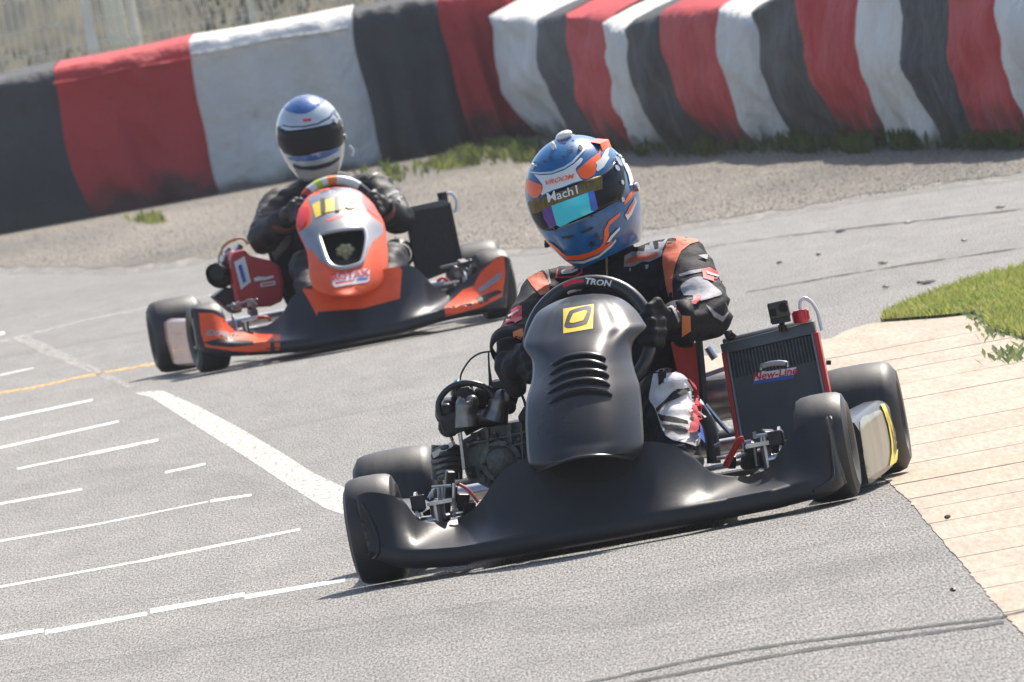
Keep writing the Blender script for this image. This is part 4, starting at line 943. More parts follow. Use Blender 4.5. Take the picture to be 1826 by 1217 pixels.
mb = MB(); mb.box(P(*cr3((575, 375))[0], YE - .01), (.055, .05, .05), Euler((0, -.1, 0))); mb.box(P(*cr3((625, 215))[0], YE), (.035, .04, .018)); mb.box(P(*cr3((800, 185))[0], YE), (.03, .03, .02)); mb.build('carburettor_bowl', DARK, eng, False, bevel=.003)
mb = MB(); mb.tube([P(*q, YE) for q in cr3((608, 170), (620, 120), (660, 60), (710, 28), (770, 18))], .0024, 6); mb.tube([P(*q, YE) for q in cr3((750, 25), (752, 80), (757, 140), (762, 190))], [.0024, .0024, .004, .006], 6); mb.tube([P(*q, YE) for q in cr3((905, 215), (925, 260), (935, 300))], .0035, 6); mb.build('throttle_cable', BLK, eng)
mb = MB(); mb.tube([P(*q, YE) for q in cr3((560, 430), (580, 480), (600, 560), (605, 650))], .004, 6); mb.tube([P(*q, YE - .02) for q in cr3((600, 400), (612, 470), (640, 610), (665, 665))], .003, 6); mb.build('engine_pipe', CHRM, eng)
mb = MB(); mb.rev([(-.008, .001), (-.008, .011), (0, .012), (.008, .011), (.008, .001)], P(*cr3((600, 180))[0], YE), (.2, 1, .3), 16); mb.build('fuel_pump', mat('blue tint metal', (.05, .2, .28), .3, .8, var=.2), eng)
mb = MB(); ebox(mb, [(895, 340), (925, 290), (945, 300), (945, 370), (900, 365)], YE - .02, .05); mb.build('coil_pack', DARK, eng, False, bevel=.003)

# ------------------------------------------------------------------ PERSON
def wrinkle(amp, seed=0):
    def f(co, n):
        a = noise.noise(Vector((co.x * 9 + seed, co.y * 9, co.z * 26))) ; b = noise.noise(Vector((co.x * 22, co.y * 18 + seed, co.z * 34)))
        return amp * ((1 - abs(a) * 2.2) * .7 + b * .5)
    return f
def helmet(parent, name, center, yaw, pitch, roll, scale=1.0, shell=HBLUE, n=72, mh=48):
    """egg-shaped full-face helmet; local: -y is the face, z up"""
    Rm = (Matrix.Rotation(R(yaw), 3, 'Z') @ Matrix.Rotation(R(pitch), 3, 'X') @ Matrix.Rotation(R(roll), 3, 'Y')); C = Vector(center)
    def S(az, el, off=0.0):       # az 0 = face (-y), el from -90..90
        ca, sa, ce, se = math.cos(az), math.sin(az), math.cos(el), math.sin(el)
        x = .128 * sa * ce; y = -(.150 if ca > 0 else .160) * ca * ce; z = (.148 if se > 0 else .205) * se
        if se < 0:
            k = min(1, -se * 1.15); fr = max(0, ca)
            y -= .020 * fr * k * (1 if k < .8 else .9); x *= 1 - .08 * k
            y += .035 * max(0, -ca) * k
        v = Vector((x, y, z)); nn = Vector((x / .128 ** 2, y / .155 ** 2, z / (.148 if se > 0 else .205) ** 2)).normalized()
        return (v + nn * off) * scale
    def W(v): return C + Rm @ v
    rows = []
    for j in range(mh + 1):
        el = R(90 - (90 + 54) * j / mh); rows.append([W(S(2 * math.pi * i / n, el)) for i in range(n + 1)])
    # rolled base edge
    rows.append([W(S(2 * math.pi * i / n, R(-54), -.012) + Vector((0, 0, -.006))) for i in range(n + 1)])
    rows.append([W(S(2 * math.pi * i / n, R(-48), -.03)) for i in range(n + 1)])
    mb = MB(); mb.grid(rows); o = mb.build(name, shell, parent, True, 50)
    bm = bmesh.new(); bm.from_mesh(o.data); bmesh.ops.remove_doubles(bm, verts=bm.verts, dist=1e-5); bmesh.ops.recalc_face_normals(bm, faces=bm.faces); bm.to_mesh(o.data); bm.free()
    o.data.shade_smooth()
    return o, S, W
def visor(parent, S, W, a0, a1, e0, e1, m, off=.004, shape=None):
    rows = []; nj = 14; ni = 50
    for j in range(nj + 1):
        row = []
        for i in range(ni + 1):
            u = i / ni; az = R(a0 + (a1 - a0) * u); s = abs(2 * u - 1); lo = e0 + (shape[0] if shape else 10) * s ** 3; hi = e1 - (shape[1] if shape else 12) * s ** 3; el = R(lo + (hi - lo) * j / nj)
            o_ = off if 0 < j < nj and 0 < i < ni else -.001
            row.append(W(S(az, el, o_)))
        rows.append(row)
    mb = MB(); mb.grid(rows); return mb.build('visor', m, parent, True, 70)

def hand(mb, wrist, palm_c, grips, rim_dir, thumb, r=.0105):
    """palm and five fingers curled round a rim. grips: list of rim points; rim_dir: vector outwards from the rim centre"""
    wrist, palm_c = Vector(wrist), Vector(palm_c)
    mb.caps(wrist, palm_c, .030, .033, 12); 
    for k, g in enumerate(grips):
        g = Vector(g); ln = [.9, 1.05, 1.0, .85][k]; out = rim_dir(g); fwd = Vector((0, -1, .15)).normalized()
        p0 = palm_c + (g - palm_c) * .45; p1 = g + out * .026 * ln + Vector((0, .006, 0)); p2 = g + fwd * .028 * ln + out * .008; p3 = g + fwd * .018 * ln - out * .024 * ln
        mb.tube([p0, p1, p2, p3], [r * 1.25, r * 1.15, r * 1.05, r * .8], 10, smooth=False); mb.ell(p1, r * 1.2, 10, 6); mb.ell(p2, r * 1.1, 10, 6); mb.ell(p3, r * .85, 10, 6)
        mb.tube([palm_c, p0], [r * 1.6, r * 1.3], 10)
    t = [Vector(q) for q in thumb]; mb.tube(t, [r * 1.5, r * 1.2, r * .9], 10, smooth=False); mb.ell(t[-1], r * .95, 10, 6); mb.ell(t[1], r * 1.2, 10, 6)

p1 = empty('person', Matrix(K1)); 
tag(p1, 'driver in blue and orange helmet and black suit, turning the wheel of the black kart', 'person', 'kart drivers')
mb = MB(); cps = mb.caps
hip = P(1095, 770, .80); ch = P(1100, 580, .84); nk = P(1092, 490, .82)
mb.ell(P(1100, 640, .83), (.135, .10, .20)); mb.ell(P(1103, 545, .83), (.165, .105, .14)); mb.ell(hip, (.165, .12, .11)); mb.ell(P(1095, 500, .85), (.12, .085, .07))
cps(P(1090, 500, .84), P(1082, 440, .80), .062, .058)
shR, elR, wrR = P(1218, 478, .78), P(1262, 562, .54), P(1205, 577, .42)
shL, elL, wrL = P(975, 528, .80), P(928, 600, .60), P(914, 640, .44)
cps(P(1120, 500, .84), shR, .075, .072); cps(shR, elR, .070, .058); cps(elR, wrR, .058, .046)
cps(P(1080, 520, .84), shL, .07, .062); cps(shL, elL, .058, .050); cps(elL, wrL, .050, .040)
knR, ftR = P(1188, 712, .34), P(1222, 845, .10); knL, ftL = P(1010, 742, .30), P(1000, 860, .10)
cps(P(1140, 765, .72), knR, .088, .064); cps(knR, ftR, .062, .042); cps(P(1055, 775, .72), knL, .085, .062); cps(knL, ftL, .060, .042)
cps(ftR, ftR + Vector((-.01, -.09, .0)), .036, .03); cps(ftL, ftL + Vector((.01, -.09, .0)), .036, .03)
body1 = remesh(mb, 'body', SUIT, .0075, p1, 5, wrinkle(.010, 3)); bvd = bvh_of(body1)
c5 = crop(1060, 400, 3.0407)
D = lambda name, polys, **k: decal(name, f1, bvd, [('poly', smooth2d(q, 3) if sm else q, m) for q, m, sm in polys], p1, **k)
D('shoulder_band', [(c5((405, 70), (470, 62), (560, 75), (580, 92), (520, 110), (470, 150), (445, 210), (425, 300), (430, 400), (405, 392), (390, 330), (372, 215), (372, 170)), CORAL, False)], off=.002)
D('shoulder_band', [(C1((250, 972), (340, 925), (360, 925), (395, 985), (408, 1040), (400, 1090), (350, 1110), (300, 1050)), CORAL, False), (C1((345, 920), (372, 912), (400, 960), (412, 1030), (405, 1060), (392, 990)), SUITG, False)], off=.002)
D('sleeve_panel', [(c5((470, 340), (520, 300), (580, 290), (650, 340), (690, 380), (640, 400), (560, 420), (500, 405)), SUITG, True), (c5((580, 250), (620, 240), (690, 275), (705, 305), (650, 318), (590, 300)), REDC, False), (c5((600, 262), (680, 290), (690, 302), (605, 278)), SUITW, False), (c5((510, 440), (560, 400), (580, 405), (540, 445)), REDC, False)], off=.002)
D('sleeve_stripe', [(c5((458, 275), (520, 255), (580, 245), (580, 262), (510, 275), (465, 285)), SUITG, False), (c5((600, 440), (640, 470), (690, 500), (730, 470), (700, 420), (725, 480), (690, 530), (640, 500)), SUITG, False), (c5((560, 180), (610, 172), (640, 190), (600, 200)), SUITG, False)], off=.002)
D('chest_patch', [(C1((455, 930), (470, 922), (605, 925), (605, 975), (560, 1000), (440, 1005)), REDC, False), (C1((462, 936), (596, 932), (596, 968), (556, 990), (452, 996)), SUIT, False), (C1((475, 965), (500, 958), (540, 962), (580, 950), (578, 962), (540, 978), (480, 984)), SUITW, False)], off=.0015)
D('chest_patch', [(c5((160, 170), (200, 150), (260, 150), (300, 160), (355, 150), (365, 175), (300, 205), (260, 205), (215, 230), (160, 235)), SUITG, False), (c5((170, 195), (240, 175), (350, 160), (350, 172), (290, 196), (230, 205), (172, 222)), CORAL, False), (c5((190, 240), (200, 240), (200, 258), (190, 258)), SUITG, False), (c5((280, 225), (300, 222), (296, 245), (284, 245)), SUITG, False)], off=.0015)
decal('collar_lettering', f1, bvd, [('poly', c5((172, 80), (235, 40), (262, 30), (270, 85), (220, 105), (170, 122)), REDC), ('text', 'M1', c5((215, 82))[0], 14, 14, .1, SUITW, 1.4, .03)], p1, off=.0018)
D('shoulder_grey', [(c5((285, 75), (350, 60), (400, 75), (370, 140), (370, 165), (320, 190), (265, 205), (270, 150)), SUITG, False), (c5((312, 72), (345, 72), (350, 130), (330, 135)), SUIT, False)], off=.0012)
D('zip', [(c5((60, 180), (72, 180), (74, 280), (64, 280)), BEIGE, False)], off=.002)
C2 = c2
D('sleeve_patch', [(C2((130, 300), (200, 260), (215, 265), (215, 310), (130, 350)), REDC, False), (C2((122, 360), (180, 330), (215, 320), (215, 340), (125, 392)), REDC, False), (C2((145, 320), (200, 285), (200, 296), (148, 330)), SUITW, False), (C2((215, 110), (240, 130), (215, 150), (170, 200), (140, 290), (132, 280), (160, 190)), SUITG, False)], off=.0018)
# trousers: pale leg with red and blue flashes
D('trouser_panel', [(c5((330, 800), (390, 780), (440, 790), (500, 850), (545, 930), (570, 1000), (572, 1100), (560, 1200), (500, 1190), (390, 1150), (330, 1000), (300, 950), (310, 870)), SUITW, True),
    (c5((345, 795), (392, 785), (385, 860), (350, 880)), SUIT, False), (c5((440, 905), (500, 890), (510, 915), (400, 975), (345, 1030), (340, 1010), (400, 950)), SUIT, False),
    (c5((350, 1040), (430, 1060), (500, 1080), (500, 1100), (420, 1090), (370, 1075)), SUIT, False), (c5((380, 1100), (450, 1115), (500, 1130), (495, 1150), (440, 1140), (395, 1130)), SUIT, False),
    (c5((495, 860), (520, 880), (548, 940), (520, 900)), REDC, False), (c5((525, 930), (575, 985), (572, 1100), (545, 1120), (520, 1060), (500, 1040), (520, 990)), REDC, False), (c5((520, 1060), (548, 1110), (520, 1160), (490, 1150)), REDC, False),
    (c5((545, 1110), (570, 1105), (560, 1200), (535, 1180)), TXTB, False), (c5((535, 975), (560, 1000), (556, 1012), (530, 990)), SUITW, False), (c5((525, 1030), (556, 1060), (550, 1075), (522, 1048)), SUITW, False),
    (c5((430, 850), (470, 870), (440, 890), (400, 885), (380, 880), (400, 872)), SUITW, False)], off=.0022, cell=4)
# gloves on the rim
rdir = lambda g: (Vector(g) - SC).normalized()
mb = MB(); gr = [wp1(a) for a in (2, 12, 22, 32)]
import_side = gr[0].x - SC.x
def rim_near(px, py, span=8):
    """rim angles nearest to a traced pixel"""
    best = min(range(0, 360, 2), key=lambda a: (wp1(a) - P(px, py, wp1(a).y)).length); return best
aR = rim_near(1158, 585); aL = rim_near(938, 650)
gr = [wp1(aR + d) for d in (-13, -4, 5, 14)]; pc = P(1190, 570, .37)
mb.caps(wrR, P(1220, 582, .45), .040, .045, 12)
hand(mb, wrR, pc, gr, rdir, [pc + Vector((-.01, -.02, .02)), P(1172, 540, .33), P(1158, 548, .31)], .0125)
gl = remesh(mb, 'glove', GLOVE, .0035, p1, 4); gl['label'] = 'black glove with orange cuff'; bvg = bvh_of(gl)
C22 = c2
decal('glove_trim', f1, bvg, [('poly', c2((905, 215), (960, 172), (975, 180), (945, 200), (912, 225)), GLOVEO), ('poly', c2((1015, 215), (1035, 220), (1055, 270), (1060, 300), (1040, 280)), GLOVEO), ('poly', c2((975, 180), (990, 190), (1020, 240), (1065, 340), (1058, 352), (1010, 250)), SUITG)], gl, off=.0015, cell=4)
mb = MB(); 
def cuff(mb, a, b, r0, r1, m=None): 
    a, b = Vector(a), Vector(b); ax = (b - a).normalized(); L = (b - a).length; mb.rev([(0, r0), (L * .5, (r0 + r1) / 2 + .002), (L, r1)], a, ax, 28)
cuff(mb, P(1206, 578, .425), P(1230, 577, .435), .052, .057); cf1 = mb.build('glove_cuff', GLOVE, p1, solid=.004)
decal('cuff_trim', f1, bvh_of(cf1), [('poly', c5((455, 495), (520, 500), (522, 580), (470, 615), (390, 642), (395, 625), (450, 590), (462, 560)), GLOVEO)], cf1, off=.002, cell=4)
mb = MB(); gr = [wp1(aL + d) for d in (14, 5, -4, -13)]; pc = P(918, 660, .37)
hand(mb, wrL, pc, gr, rdir, [pc + Vector((.01, -.02, .02)), P(935, 625, .33), P(945, 632, .31)], .0125); mb.caps(P(905, 650, .42), P(920, 690, .39), .035, .028)
gl2 = remesh(mb, 'glove', GLOVE, .0035, p1, 4)
mb = MB(); cuff(mb, P(911, 628, .45), P(913, 612, .48), .047, .051); cf2 = mb.build('glove_cuff', GLOVE, p1, solid=.004)
decal('cuff_trim', f1, bvh_of(cf2), [('poly', c2((165, 405), (215, 385), (222, 420), (205, 445), (170, 440)), GLOVEO)], cf2, off=.002, cell=4)

# helmet 1
h1, S1, W1 = helmet(p1, 'helmet', P(1035, 347, .72), -22, 6, -13, .985)
h1['label'] = 'blue helmet with orange and white graphics'
v1 = None
bh = bvh_of(h1)
c6 = crop(920, 220, 4.679)
def visor_traced(fr, bv, top, bot, parent, m, off=.0045):
    top = smooth2d(top, 6, False); bot = smooth2d(bot, 6, False); n = 60; nj = 14; rows = []
    def at_(poly, t):
        L = [0]
        for a, b in zip(poly, poly[1:]): L.append(L[-1] + math.hypot(b[0] - a[0], b[1] - a[1]))
        return Vector((interp(t * L[-1], L, [p[0] for p in poly]), interp(t * L[-1], L, [p[1] for p in poly])))
    for j in range(nj + 1):
        row = []
        for i in range(n + 1):
            q = at_(bot, i / n).lerp(at_(top, i / n), j / nj); o, d = fr.ray(q.x, q.y); h = bv.ray_cast(o, d)
            if h[0] is None: h = bv.find_nearest(o + d * (lastd if i else 42))
            lastd = (h[0] - o).length; nn = h[1] if h[1].dot(d) < .15 else -h[1]; row.append(h[0] + nn * (off if 0 < j < nj and 0 < i < n else -.001))
        rows.append(row)
    mb = MB(); mb.grid(rows); return mb.build('visor', m, parent, True, 70)
v1 = visor_traced(f1, bh, c6((88, 640), (150, 640), (215, 612), (300, 565), (400, 530), (500, 495), (600, 465), (700, 430), (780, 370), (825, 300), (860, 290), (890, 350)),
                  c6((150, 790), (190, 860), (230, 902), (310, 897), (400, 868), (560, 800), (660, 757), (760, 705), (830, 665), (875, 640), (895, 590), (903, 500)), h1, VIS)
bvis = bvh_of(v1)
def HD(name, lst, tgt=None, **k): return decal(name, f1, tgt or bh, [(('poly', smooth2d(c6(*q), 3) if sm else c6(*q), m)) for q, m, sm in lst], h1, cell=4, maxd=.12, **k)
HD('brow_band', [([(150, 425), (200, 435), (300, 430), (400, 395), (480, 345), (540, 290), (560, 300), (545, 330), (500, 375), (498, 400), (540, 465), (560, 475), (470, 500), (400, 530), (300, 560), (222, 600), (205, 590), (225, 540), (220, 510), (190, 470)], HWHT, False),
    ([(120, 405), (200, 412), (300, 405), (400, 365), (470, 318), (560, 220), (575, 225), (480, 335), (405, 382), (300, 422), (200, 428), (130, 418)], mat('silver line', (.6, .65, .7), .25, .3, var=.1), False)], off=.0008)
HD('orange_flash', [([(505, 400), (560, 350), (620, 300), (690, 250), (700, 180), (660, 110), (600, 80), (480, 72), (560, 55), (680, 55), (730, 75), (745, 130), (740, 190), (700, 250), (705, 300), (665, 330), (668, 390), (655, 430), (590, 468), (545, 458)], HORG, False),
    ([(80, 455), (130, 480), (190, 505), (222, 520), (220, 570), (190, 620), (150, 622), (115, 590), (90, 560), (78, 500)], HORG, False)], off=.0012)
HD('white_flash', [([(660, 330), (705, 300), (745, 230), (770, 190), (780, 200), (765, 270), (780, 290), (730, 370), (680, 405), (668, 390), (675, 350)], HWHT, False), ([(850, 220), (900, 290), (950, 400), (975, 480), (950, 530), (930, 430), (880, 320)], HWHT, False)], off=.0012)
HD('chin_stripe', [([(395, 1135), (430, 1105), (520, 1100), (620, 1075), (700, 1035), (730, 990), (745, 1020), (800, 980), (805, 990), (760, 1035), (680, 1090), (560, 1135), (470, 1140)], HORG, False),
    ([(725, 990), (735, 890), (760, 840), (770, 820), (830, 770), (865, 745), (862, 770), (800, 830), (775, 850), (765, 900), (775, 930), (745, 1000), (738, 1020)], HORG, False),
    ([(255, 975), (310, 1000), (370, 1050), (420, 1100), (395, 1100), (340, 1050), (300, 1020)], HORG, False), ([(750, 990), (780, 940), (855, 865), (858, 885), (800, 950), (775, 985)], HWHT, False)], off=.0012)
HD('chin_trim', [([(330, 1075), (400, 1140), (470, 1152), (560, 1150), (690, 1100), (800, 1005), (830, 965), (835, 985), (790, 1040), (690, 1120), (570, 1168), (450, 1168), (380, 1140)], HWHT, False)], off=.001)
HD('chin_vent', [([(380, 945), (480, 930), (485, 948), (440, 962), (390, 965)], TXTK, False), ([(540, 905), (640, 860), (650, 872), (620, 895), (550, 918)], TXTK, False)], off=.0012)
HD('side_flash', [([(900, 660), (940, 590), (985, 545), (990, 580), (960, 620), (905, 685)], HORG, False), ([(905, 770), (940, 700), (990, 620), (1000, 660), (960, 760), (925, 810)], HWHT, False), ([(915, 750), (950, 690), (985, 640), (985, 660), (950, 730), (925, 765)], HORG, False)], off=.0012)
rs = random.Random(4); stars = []
for (x, y, s) in [(240, 320, 22), (400, 160, 26), (440, 240, 24), (470, 210, 20), (400, 290, 20), (300, 300, 22), (180, 340, 20), (480, 130, 18), (630, 1000, 40), (680, 940, 36)]:
    pts = []
    for i in range(10): a = R(36 * i + 20); r = s if i % 2 == 0 else s * .42; pts.append((x + r * math.cos(a), y + r * .8 * math.sin(a)))
    stars.append((pts, HNAVY, False))
HD('star_print', stars, off=.0010)
# visor strip + mirror tint + lettering
decal('visor_strip', f1, bvis, [('poly', c6((110, 640), (160, 640), (220, 620), (400, 560), (560, 490), (640, 455), (720, 440), (720, 550), (640, 570), (420, 650), (300, 690), (190, 745), (130, 760)), GOLD)], h1, cell=3, off=.0015)
decal('visor_lettering', f1, bvis, [('text', 'Mach1', c6((398, 592))[0], 21, 17, .1, TXTW, 1.08, .012)], h1, cell=3, off=.004)
decal('mirror_tint', f1, bvis, [('poly', c6((215, 720), (300, 690), (345, 850), (290, 880), (240, 800)), IRI3), ('poly', c6((300, 688), (640, 565), (680, 715), (640, 740), (370, 860), (345, 850)), IRI1), ('poly', c6((600, 580), (645, 565), (682, 712), (650, 735), (625, 730)), IRI2)], h1, cell=4, off=.0015)
decal('brow_lettering', f1, bh, [('text', 'VROOM', c6((365, 475))[0], 11, 14, .6, HORG, 1.3, .015)], h1, cell=3, off=.004)
decal('tearoff_text', f1, bvis, [('poly', c6((350, 872), (600, 775), (602, 783), (352, 882)), SUITG), ('poly', c6((312, 872), (332, 862), (332, 882), (314, 890)), GOLD), ('poly', c6((618, 765), (645, 752), (645, 772), (622, 782)), GOLD)], h1, cell=4, off=.0018)
def on_helmet(x, y, k=0.0, bv=None):
    oo, d = f1.ray(*c6((x, y))[0]); h = (bv or bh).ray_cast(oo, d)
    if h[0] is None: h = bh.find_nearest(P(*c6((x, y))[0], .70))
    nn = h[1] if h[1].dot(d) < 0 else -h[1]; return h[0] + nn * k, nn
mb = MB()
p, nn = on_helmet(395, 80, .004); mb.ell(p, (.022, .03, .012), 14, 8, Euler((0, -.25, 0)))
p, nn = on_helmet(318, 205, .004); mb.ell(p, (.006, .012, .012), 12, 8)
p, nn = on_helmet(150, 365, .003); mb.ell(p, (.005, .008, .008), 12, 8)
p, nn = on_helmet(538, 210, .002); mb.ell(p, (.006, .006, .009), 12, 8)
mb.build('roof_vent', HWHT, h1)
mb = MB()
for (x, y, s) in [(838, 320, .010), (850, 345, .009), (830, 385, .008), (870, 500, .006), (875, 640, .006)]:
    p, nn = on_helmet(x, y, .006); mb.rev([(-.002, .001), (-.002, s), (.002, s), (.002, .001)], p, nn, 14)
p, nn = on_helmet(985, 540, .006); mb.rev([(-.006, .001), (-.006, .01), (.006, .012), (.006, .001)], p, nn, 14)
mb.build('visor_screw', STEEL, h1)
mb = MB(); mb.tube([W1(S1(R(a), R(-20 + .0 * a), .006)) for a in (-86, -80, -74)], .006, 8); mb.build('visor_tab', BLK, h1)
mb = MB(); mb.box(W1(S1(R(-70), R(-22), .008)), (.012, .012, .012)); mb.build('visor_latch', DARK, h1, False, bevel=.002)
# rear spoiler lip of the helmet
mb = MB(); rows = []
for i in range(13):
    a = R(60 + 120 * i / 12 + 25); rows.append([W1(S1(a, R(30), .001)), W1(S1(a, R(36), .012)), W1(S1(a, R(46), .001))])
mb.grid(rows); mb.build('spoiler', HORG, h1)

# ------------------------------------------------------------------ KART 2
k2 = empty('go_kart', K2)
tag(k2, 'orange and black kart number 116 following behind, silver topped panel with a square opening', 'go-kart', 'racing karts on the track')
Q = f2.P
make_wheel(k2, -0.545, 0.0, 0.129, 0.125, 4, -1); make_wheel(k2, 0.545, 0.0, 0.129, 0.125, 4, 1)
make_wheel(k2, -0.555, 1.04, 0.139, 0.205, 0, -1); make_wheel(k2, 0.60, 1.04, 0.139, 0.205, 0, 1)
c7 = crop(250, 300, 2.572)
top2 = c7((236, 645), (270, 645), (330, 650), (375, 668), (400, 710), (440, 745), (520, 750), (590, 720), (640, 670), (690, 585), (760, 540), (880, 510), (1000, 480), (1180, 450), (1240, 452), (1300, 500), (1350, 545), (1400, 560), (1470, 535), (1530, 490), (1600, 430), (1650, 402), (1690, 415))
bot2 = c7((285, 832), (330, 850), (400, 862), (520, 858), (640, 850), (900, 825), (1100, 783), (1250, 743), (1400, 700), (1550, 672), (1700, 640))
bp2 = bumper(k2, f2, top2, bot2, -.6, .6, [-.38, -.35, -.28, -.24, -.2, -.17], mat('dark navy plastic', (.018, .02, .028), .36, var=.2, spec=.35), smoothk=5)
bvb2 = bvh_of(bp2)
decal('orange_graphic', f2, bvb2, [('poly', c7((735, 545), (800, 512), (1000, 478), (1195, 448), (1200, 470), (1190, 600), (1020, 645), (815, 660), (812, 680), (770, 600)), ORNG)], bp2, cell=6, off=.0015, maxd=.3)
decal('orange_graphic', f2, bvb2, [('poly', c7((268, 665), (330, 665), (380, 690), (430, 740), (480, 755), (560, 762), (645, 765), (640, 835), (560, 840), (490, 845), (420, 838), (330, 825), (300, 820), (280, 760)), ORNG), ('poly', c7((290, 800), (360, 785), (520, 795), (520, 810), (420, 822), (330, 815)), BLK), ('poly', c7((600, 790), (615, 790), (618, 835), (598, 835)), BLK)], bp2, cell=6, off=.0015, maxd=.3)
decal('side_lettering', f2, bvb2, [('text', 'EXPRIT', c7((375, 768))[0], 14, -9, .2, SUITG, 1.25, .03)], bp2, cell=4, off=.006, maxd=.3)
decal('orange_graphic', f2, bvb2, [('poly', c7((1395, 640), (1440, 600), (1480, 560), (1530, 540), (1560, 480), (1640, 405), (1668, 405), (1675, 480), (1660, 590), (1560, 640), (1400, 680)), ORNG), ('poly', c7((1550, 560), (1640, 485), (1660, 480), (1650, 510), (1560, 575)), SUITG), ('poly', c7((1540, 600), (1640, 560), (1660, 570), (1560, 625)), BLK)], bp2, cell=6, off=.0015, maxd=.3)
L2 = c7((860, 588), (805, 562), (778, 510), (772, 440), (762, 380), (735, 320), (716, 268), (725, 200), (770, 130), (830, 98), (880, 90))
R2 = c7((1020, 585), (1095, 545), (1132, 480), (1137, 400), (1130, 320), (1118, 250), (1090, 200), (1065, 160), (1010, 110), (960, 92), (900, 88))
mbp, rows2 = panel_surface(f2, L2, R2, -.43, .20, lambda t: interp(t, [0, .5, .75, 1], [.08, .12, .10, .05]), None, nrow=64, ncol=44, pw=2.4)
hole = smooth2d(c7((825, 320), (835, 305), (900, 290), (1010, 280), (1030, 295), (1035, 340), (1020, 420), (1000, 445), (940, 462), (890, 455), (862, 430), (840, 370)), 3)
keep = MB(); nr = len(rows2); nc = len(rows2[0])
def proj_px(fr, v):
    wv = fr.m @ Vector(v) - Vector((0, 0, H)); zf = wv.dot(fW); return (CX + F * wv.dot(camX) / zf, CY - F * wv.dot(camY) / zf)
vs = [p for r in rows2 for p in r]; pxs = [proj_px(f2, p) for p in vs]; fs = []
for j in range(nr - 1):
    for i in range(nc - 1):
        ids = (j * nc + i, j * nc + i + 1, (j + 1) * nc + i + 1, (j + 1) * nc + i); cx_ = sum(pxs[q][0] for q in ids) / 4; cy_ = sum(pxs[q][1] for q in ids) / 4
        if not in_poly(hole, cx_, cy_): fs.append(ids)
keep.add(vs, fs); pn2 = keep.build('front_panel', ORNG, k2, True, 60); md = pn2.modifiers.new('s', 'SOLIDIFY'); md.thickness = .004; md.offset = -1
full = MB(); full.add(vs, [(j * nc + i, j * nc + i + 1, (j + 1) * nc + i + 1, (j + 1) * nc + i) for j in range(nr - 1) for i in range(nc - 1)])
bvp2 = BVHTree.FromPolygons([Vector(v) for v in vs], full.f)
def hit2(x, y, k=0.0):
    oo, d = f2.ray(x, y); h = bvp2.ray_cast(oo, d); h = h if h[0] else bvp2.find_nearest(Q(x, y, 0)); nn = h[1] if h[1].dot(d) < 0 else -h[1]; return h[0] + nn * k
rim = [hit2(x, y, .003) for x, y in hole]; rim.append(rim[0]); mb = MB(); mb.tube(rim, .008, 8, smooth=False); mb.build('opening_rim', mat('silver rim', (.4, .42, .45), .3, .6, var=.1), pn2)
inner = [p + Vector((0, .09, 0)) for p in rim]; cen = sum(inner, Vector()) / len(inner); inner = [cen + (p - cen) * .85 + Vector((0, .02, 0)) for p in inner]
mb = MB(); mb.grid([rim, inner]); mb.add([*inner[:-1]], [tuple(range(len(inner) - 1))]); mb.build('duct', mat('duct black', (.012, .012, .013), .5, var=.2), pn2)
mb = MB(); cB = Q(*c7((940, 385))[0], cen.y - .03)
for k in range(7): a = 2 * math.pi * k / 7; mb.ell(cB + Vector((.024 * math.cos(a), 0, .016 * math.sin(a) + .004)), (.014, .01, .012), 10, 6)
mb.ell(cB, (.02, .014, .015), 10, 6); mb.tube([cB, cB + Vector((0, .0, -.045))], .012, 8); mb.build('column_clamp', BEIGE, pn2)
# silver top of the panel, reds at the shoulders, number plate, badge
silver = c7((765, 130), (800, 100), (860, 80), (960, 78), (1015, 104), (1040, 200), (1060, 225), (1110, 260), (1112, 300), (1060, 345), (1035, 400), (1036, 350), (1034, 290), (1015, 276), (900, 286), (834, 300), (822, 320), (838, 380), (850, 420), (870, 455), (820, 420), (790, 380), (765, 370), (745, 320), (725, 300), (780, 260), (790, 200))
decal('silver_graphic', f2, bvp2, [('poly', silver, SILV)], pn2, cell=6, off=.0012, maxd=.3)
decal('number_plate', f2, bvp2, [('poly', c7((790, 172), (815, 158), (960, 124), (1010, 126), (1015, 195), (940, 190), (860, 205), (806, 232)), YELS), ('text', '116', c7((903, 172))[0], 34, 9, .1, TXTK, 1.45, .03)], pn2, cell=4, off=.0035, maxd=.3)
decal('maker_mark', f2, bvp2, [('poly', c7((850, 238), (900, 222), (970, 205), (975, 215), (910, 232), (855, 248)), TXTR)], pn2, cell=6, off=.002, maxd=.3)
badge = c7((885, 490), (1040, 462), (1052, 470), (1050, 515), (1040, 525), (895, 548), (882, 538), (876, 500))
decal('badge', f2, bvp2, [('poly', badge, TXTW), ('text', 'ROTAX', c7((962, 494))[0], 16, 8, .0, TXTR, 1.22, .05), ('poly', c7((895, 528), (980, 516), (980, 524), (897, 538)), TXTR), ('poly', c7((990, 512), (1040, 505), (1036, 518), (992, 525)), TXTB)], pn2, cell=6, off=.0018, maxd=.3)
decal('red_shoulder', f2, bvp2, [('poly', c7((1015, 135), (1050, 150), (1100, 225), (1085, 225), (1040, 190), (1020, 160)), TXTR), ('poly', c7((735, 175), (775, 185), (770, 240), (735, 290), (722, 270), (725, 215)), TXTR)], pn2, cell=6, off=.0018, maxd=.3)
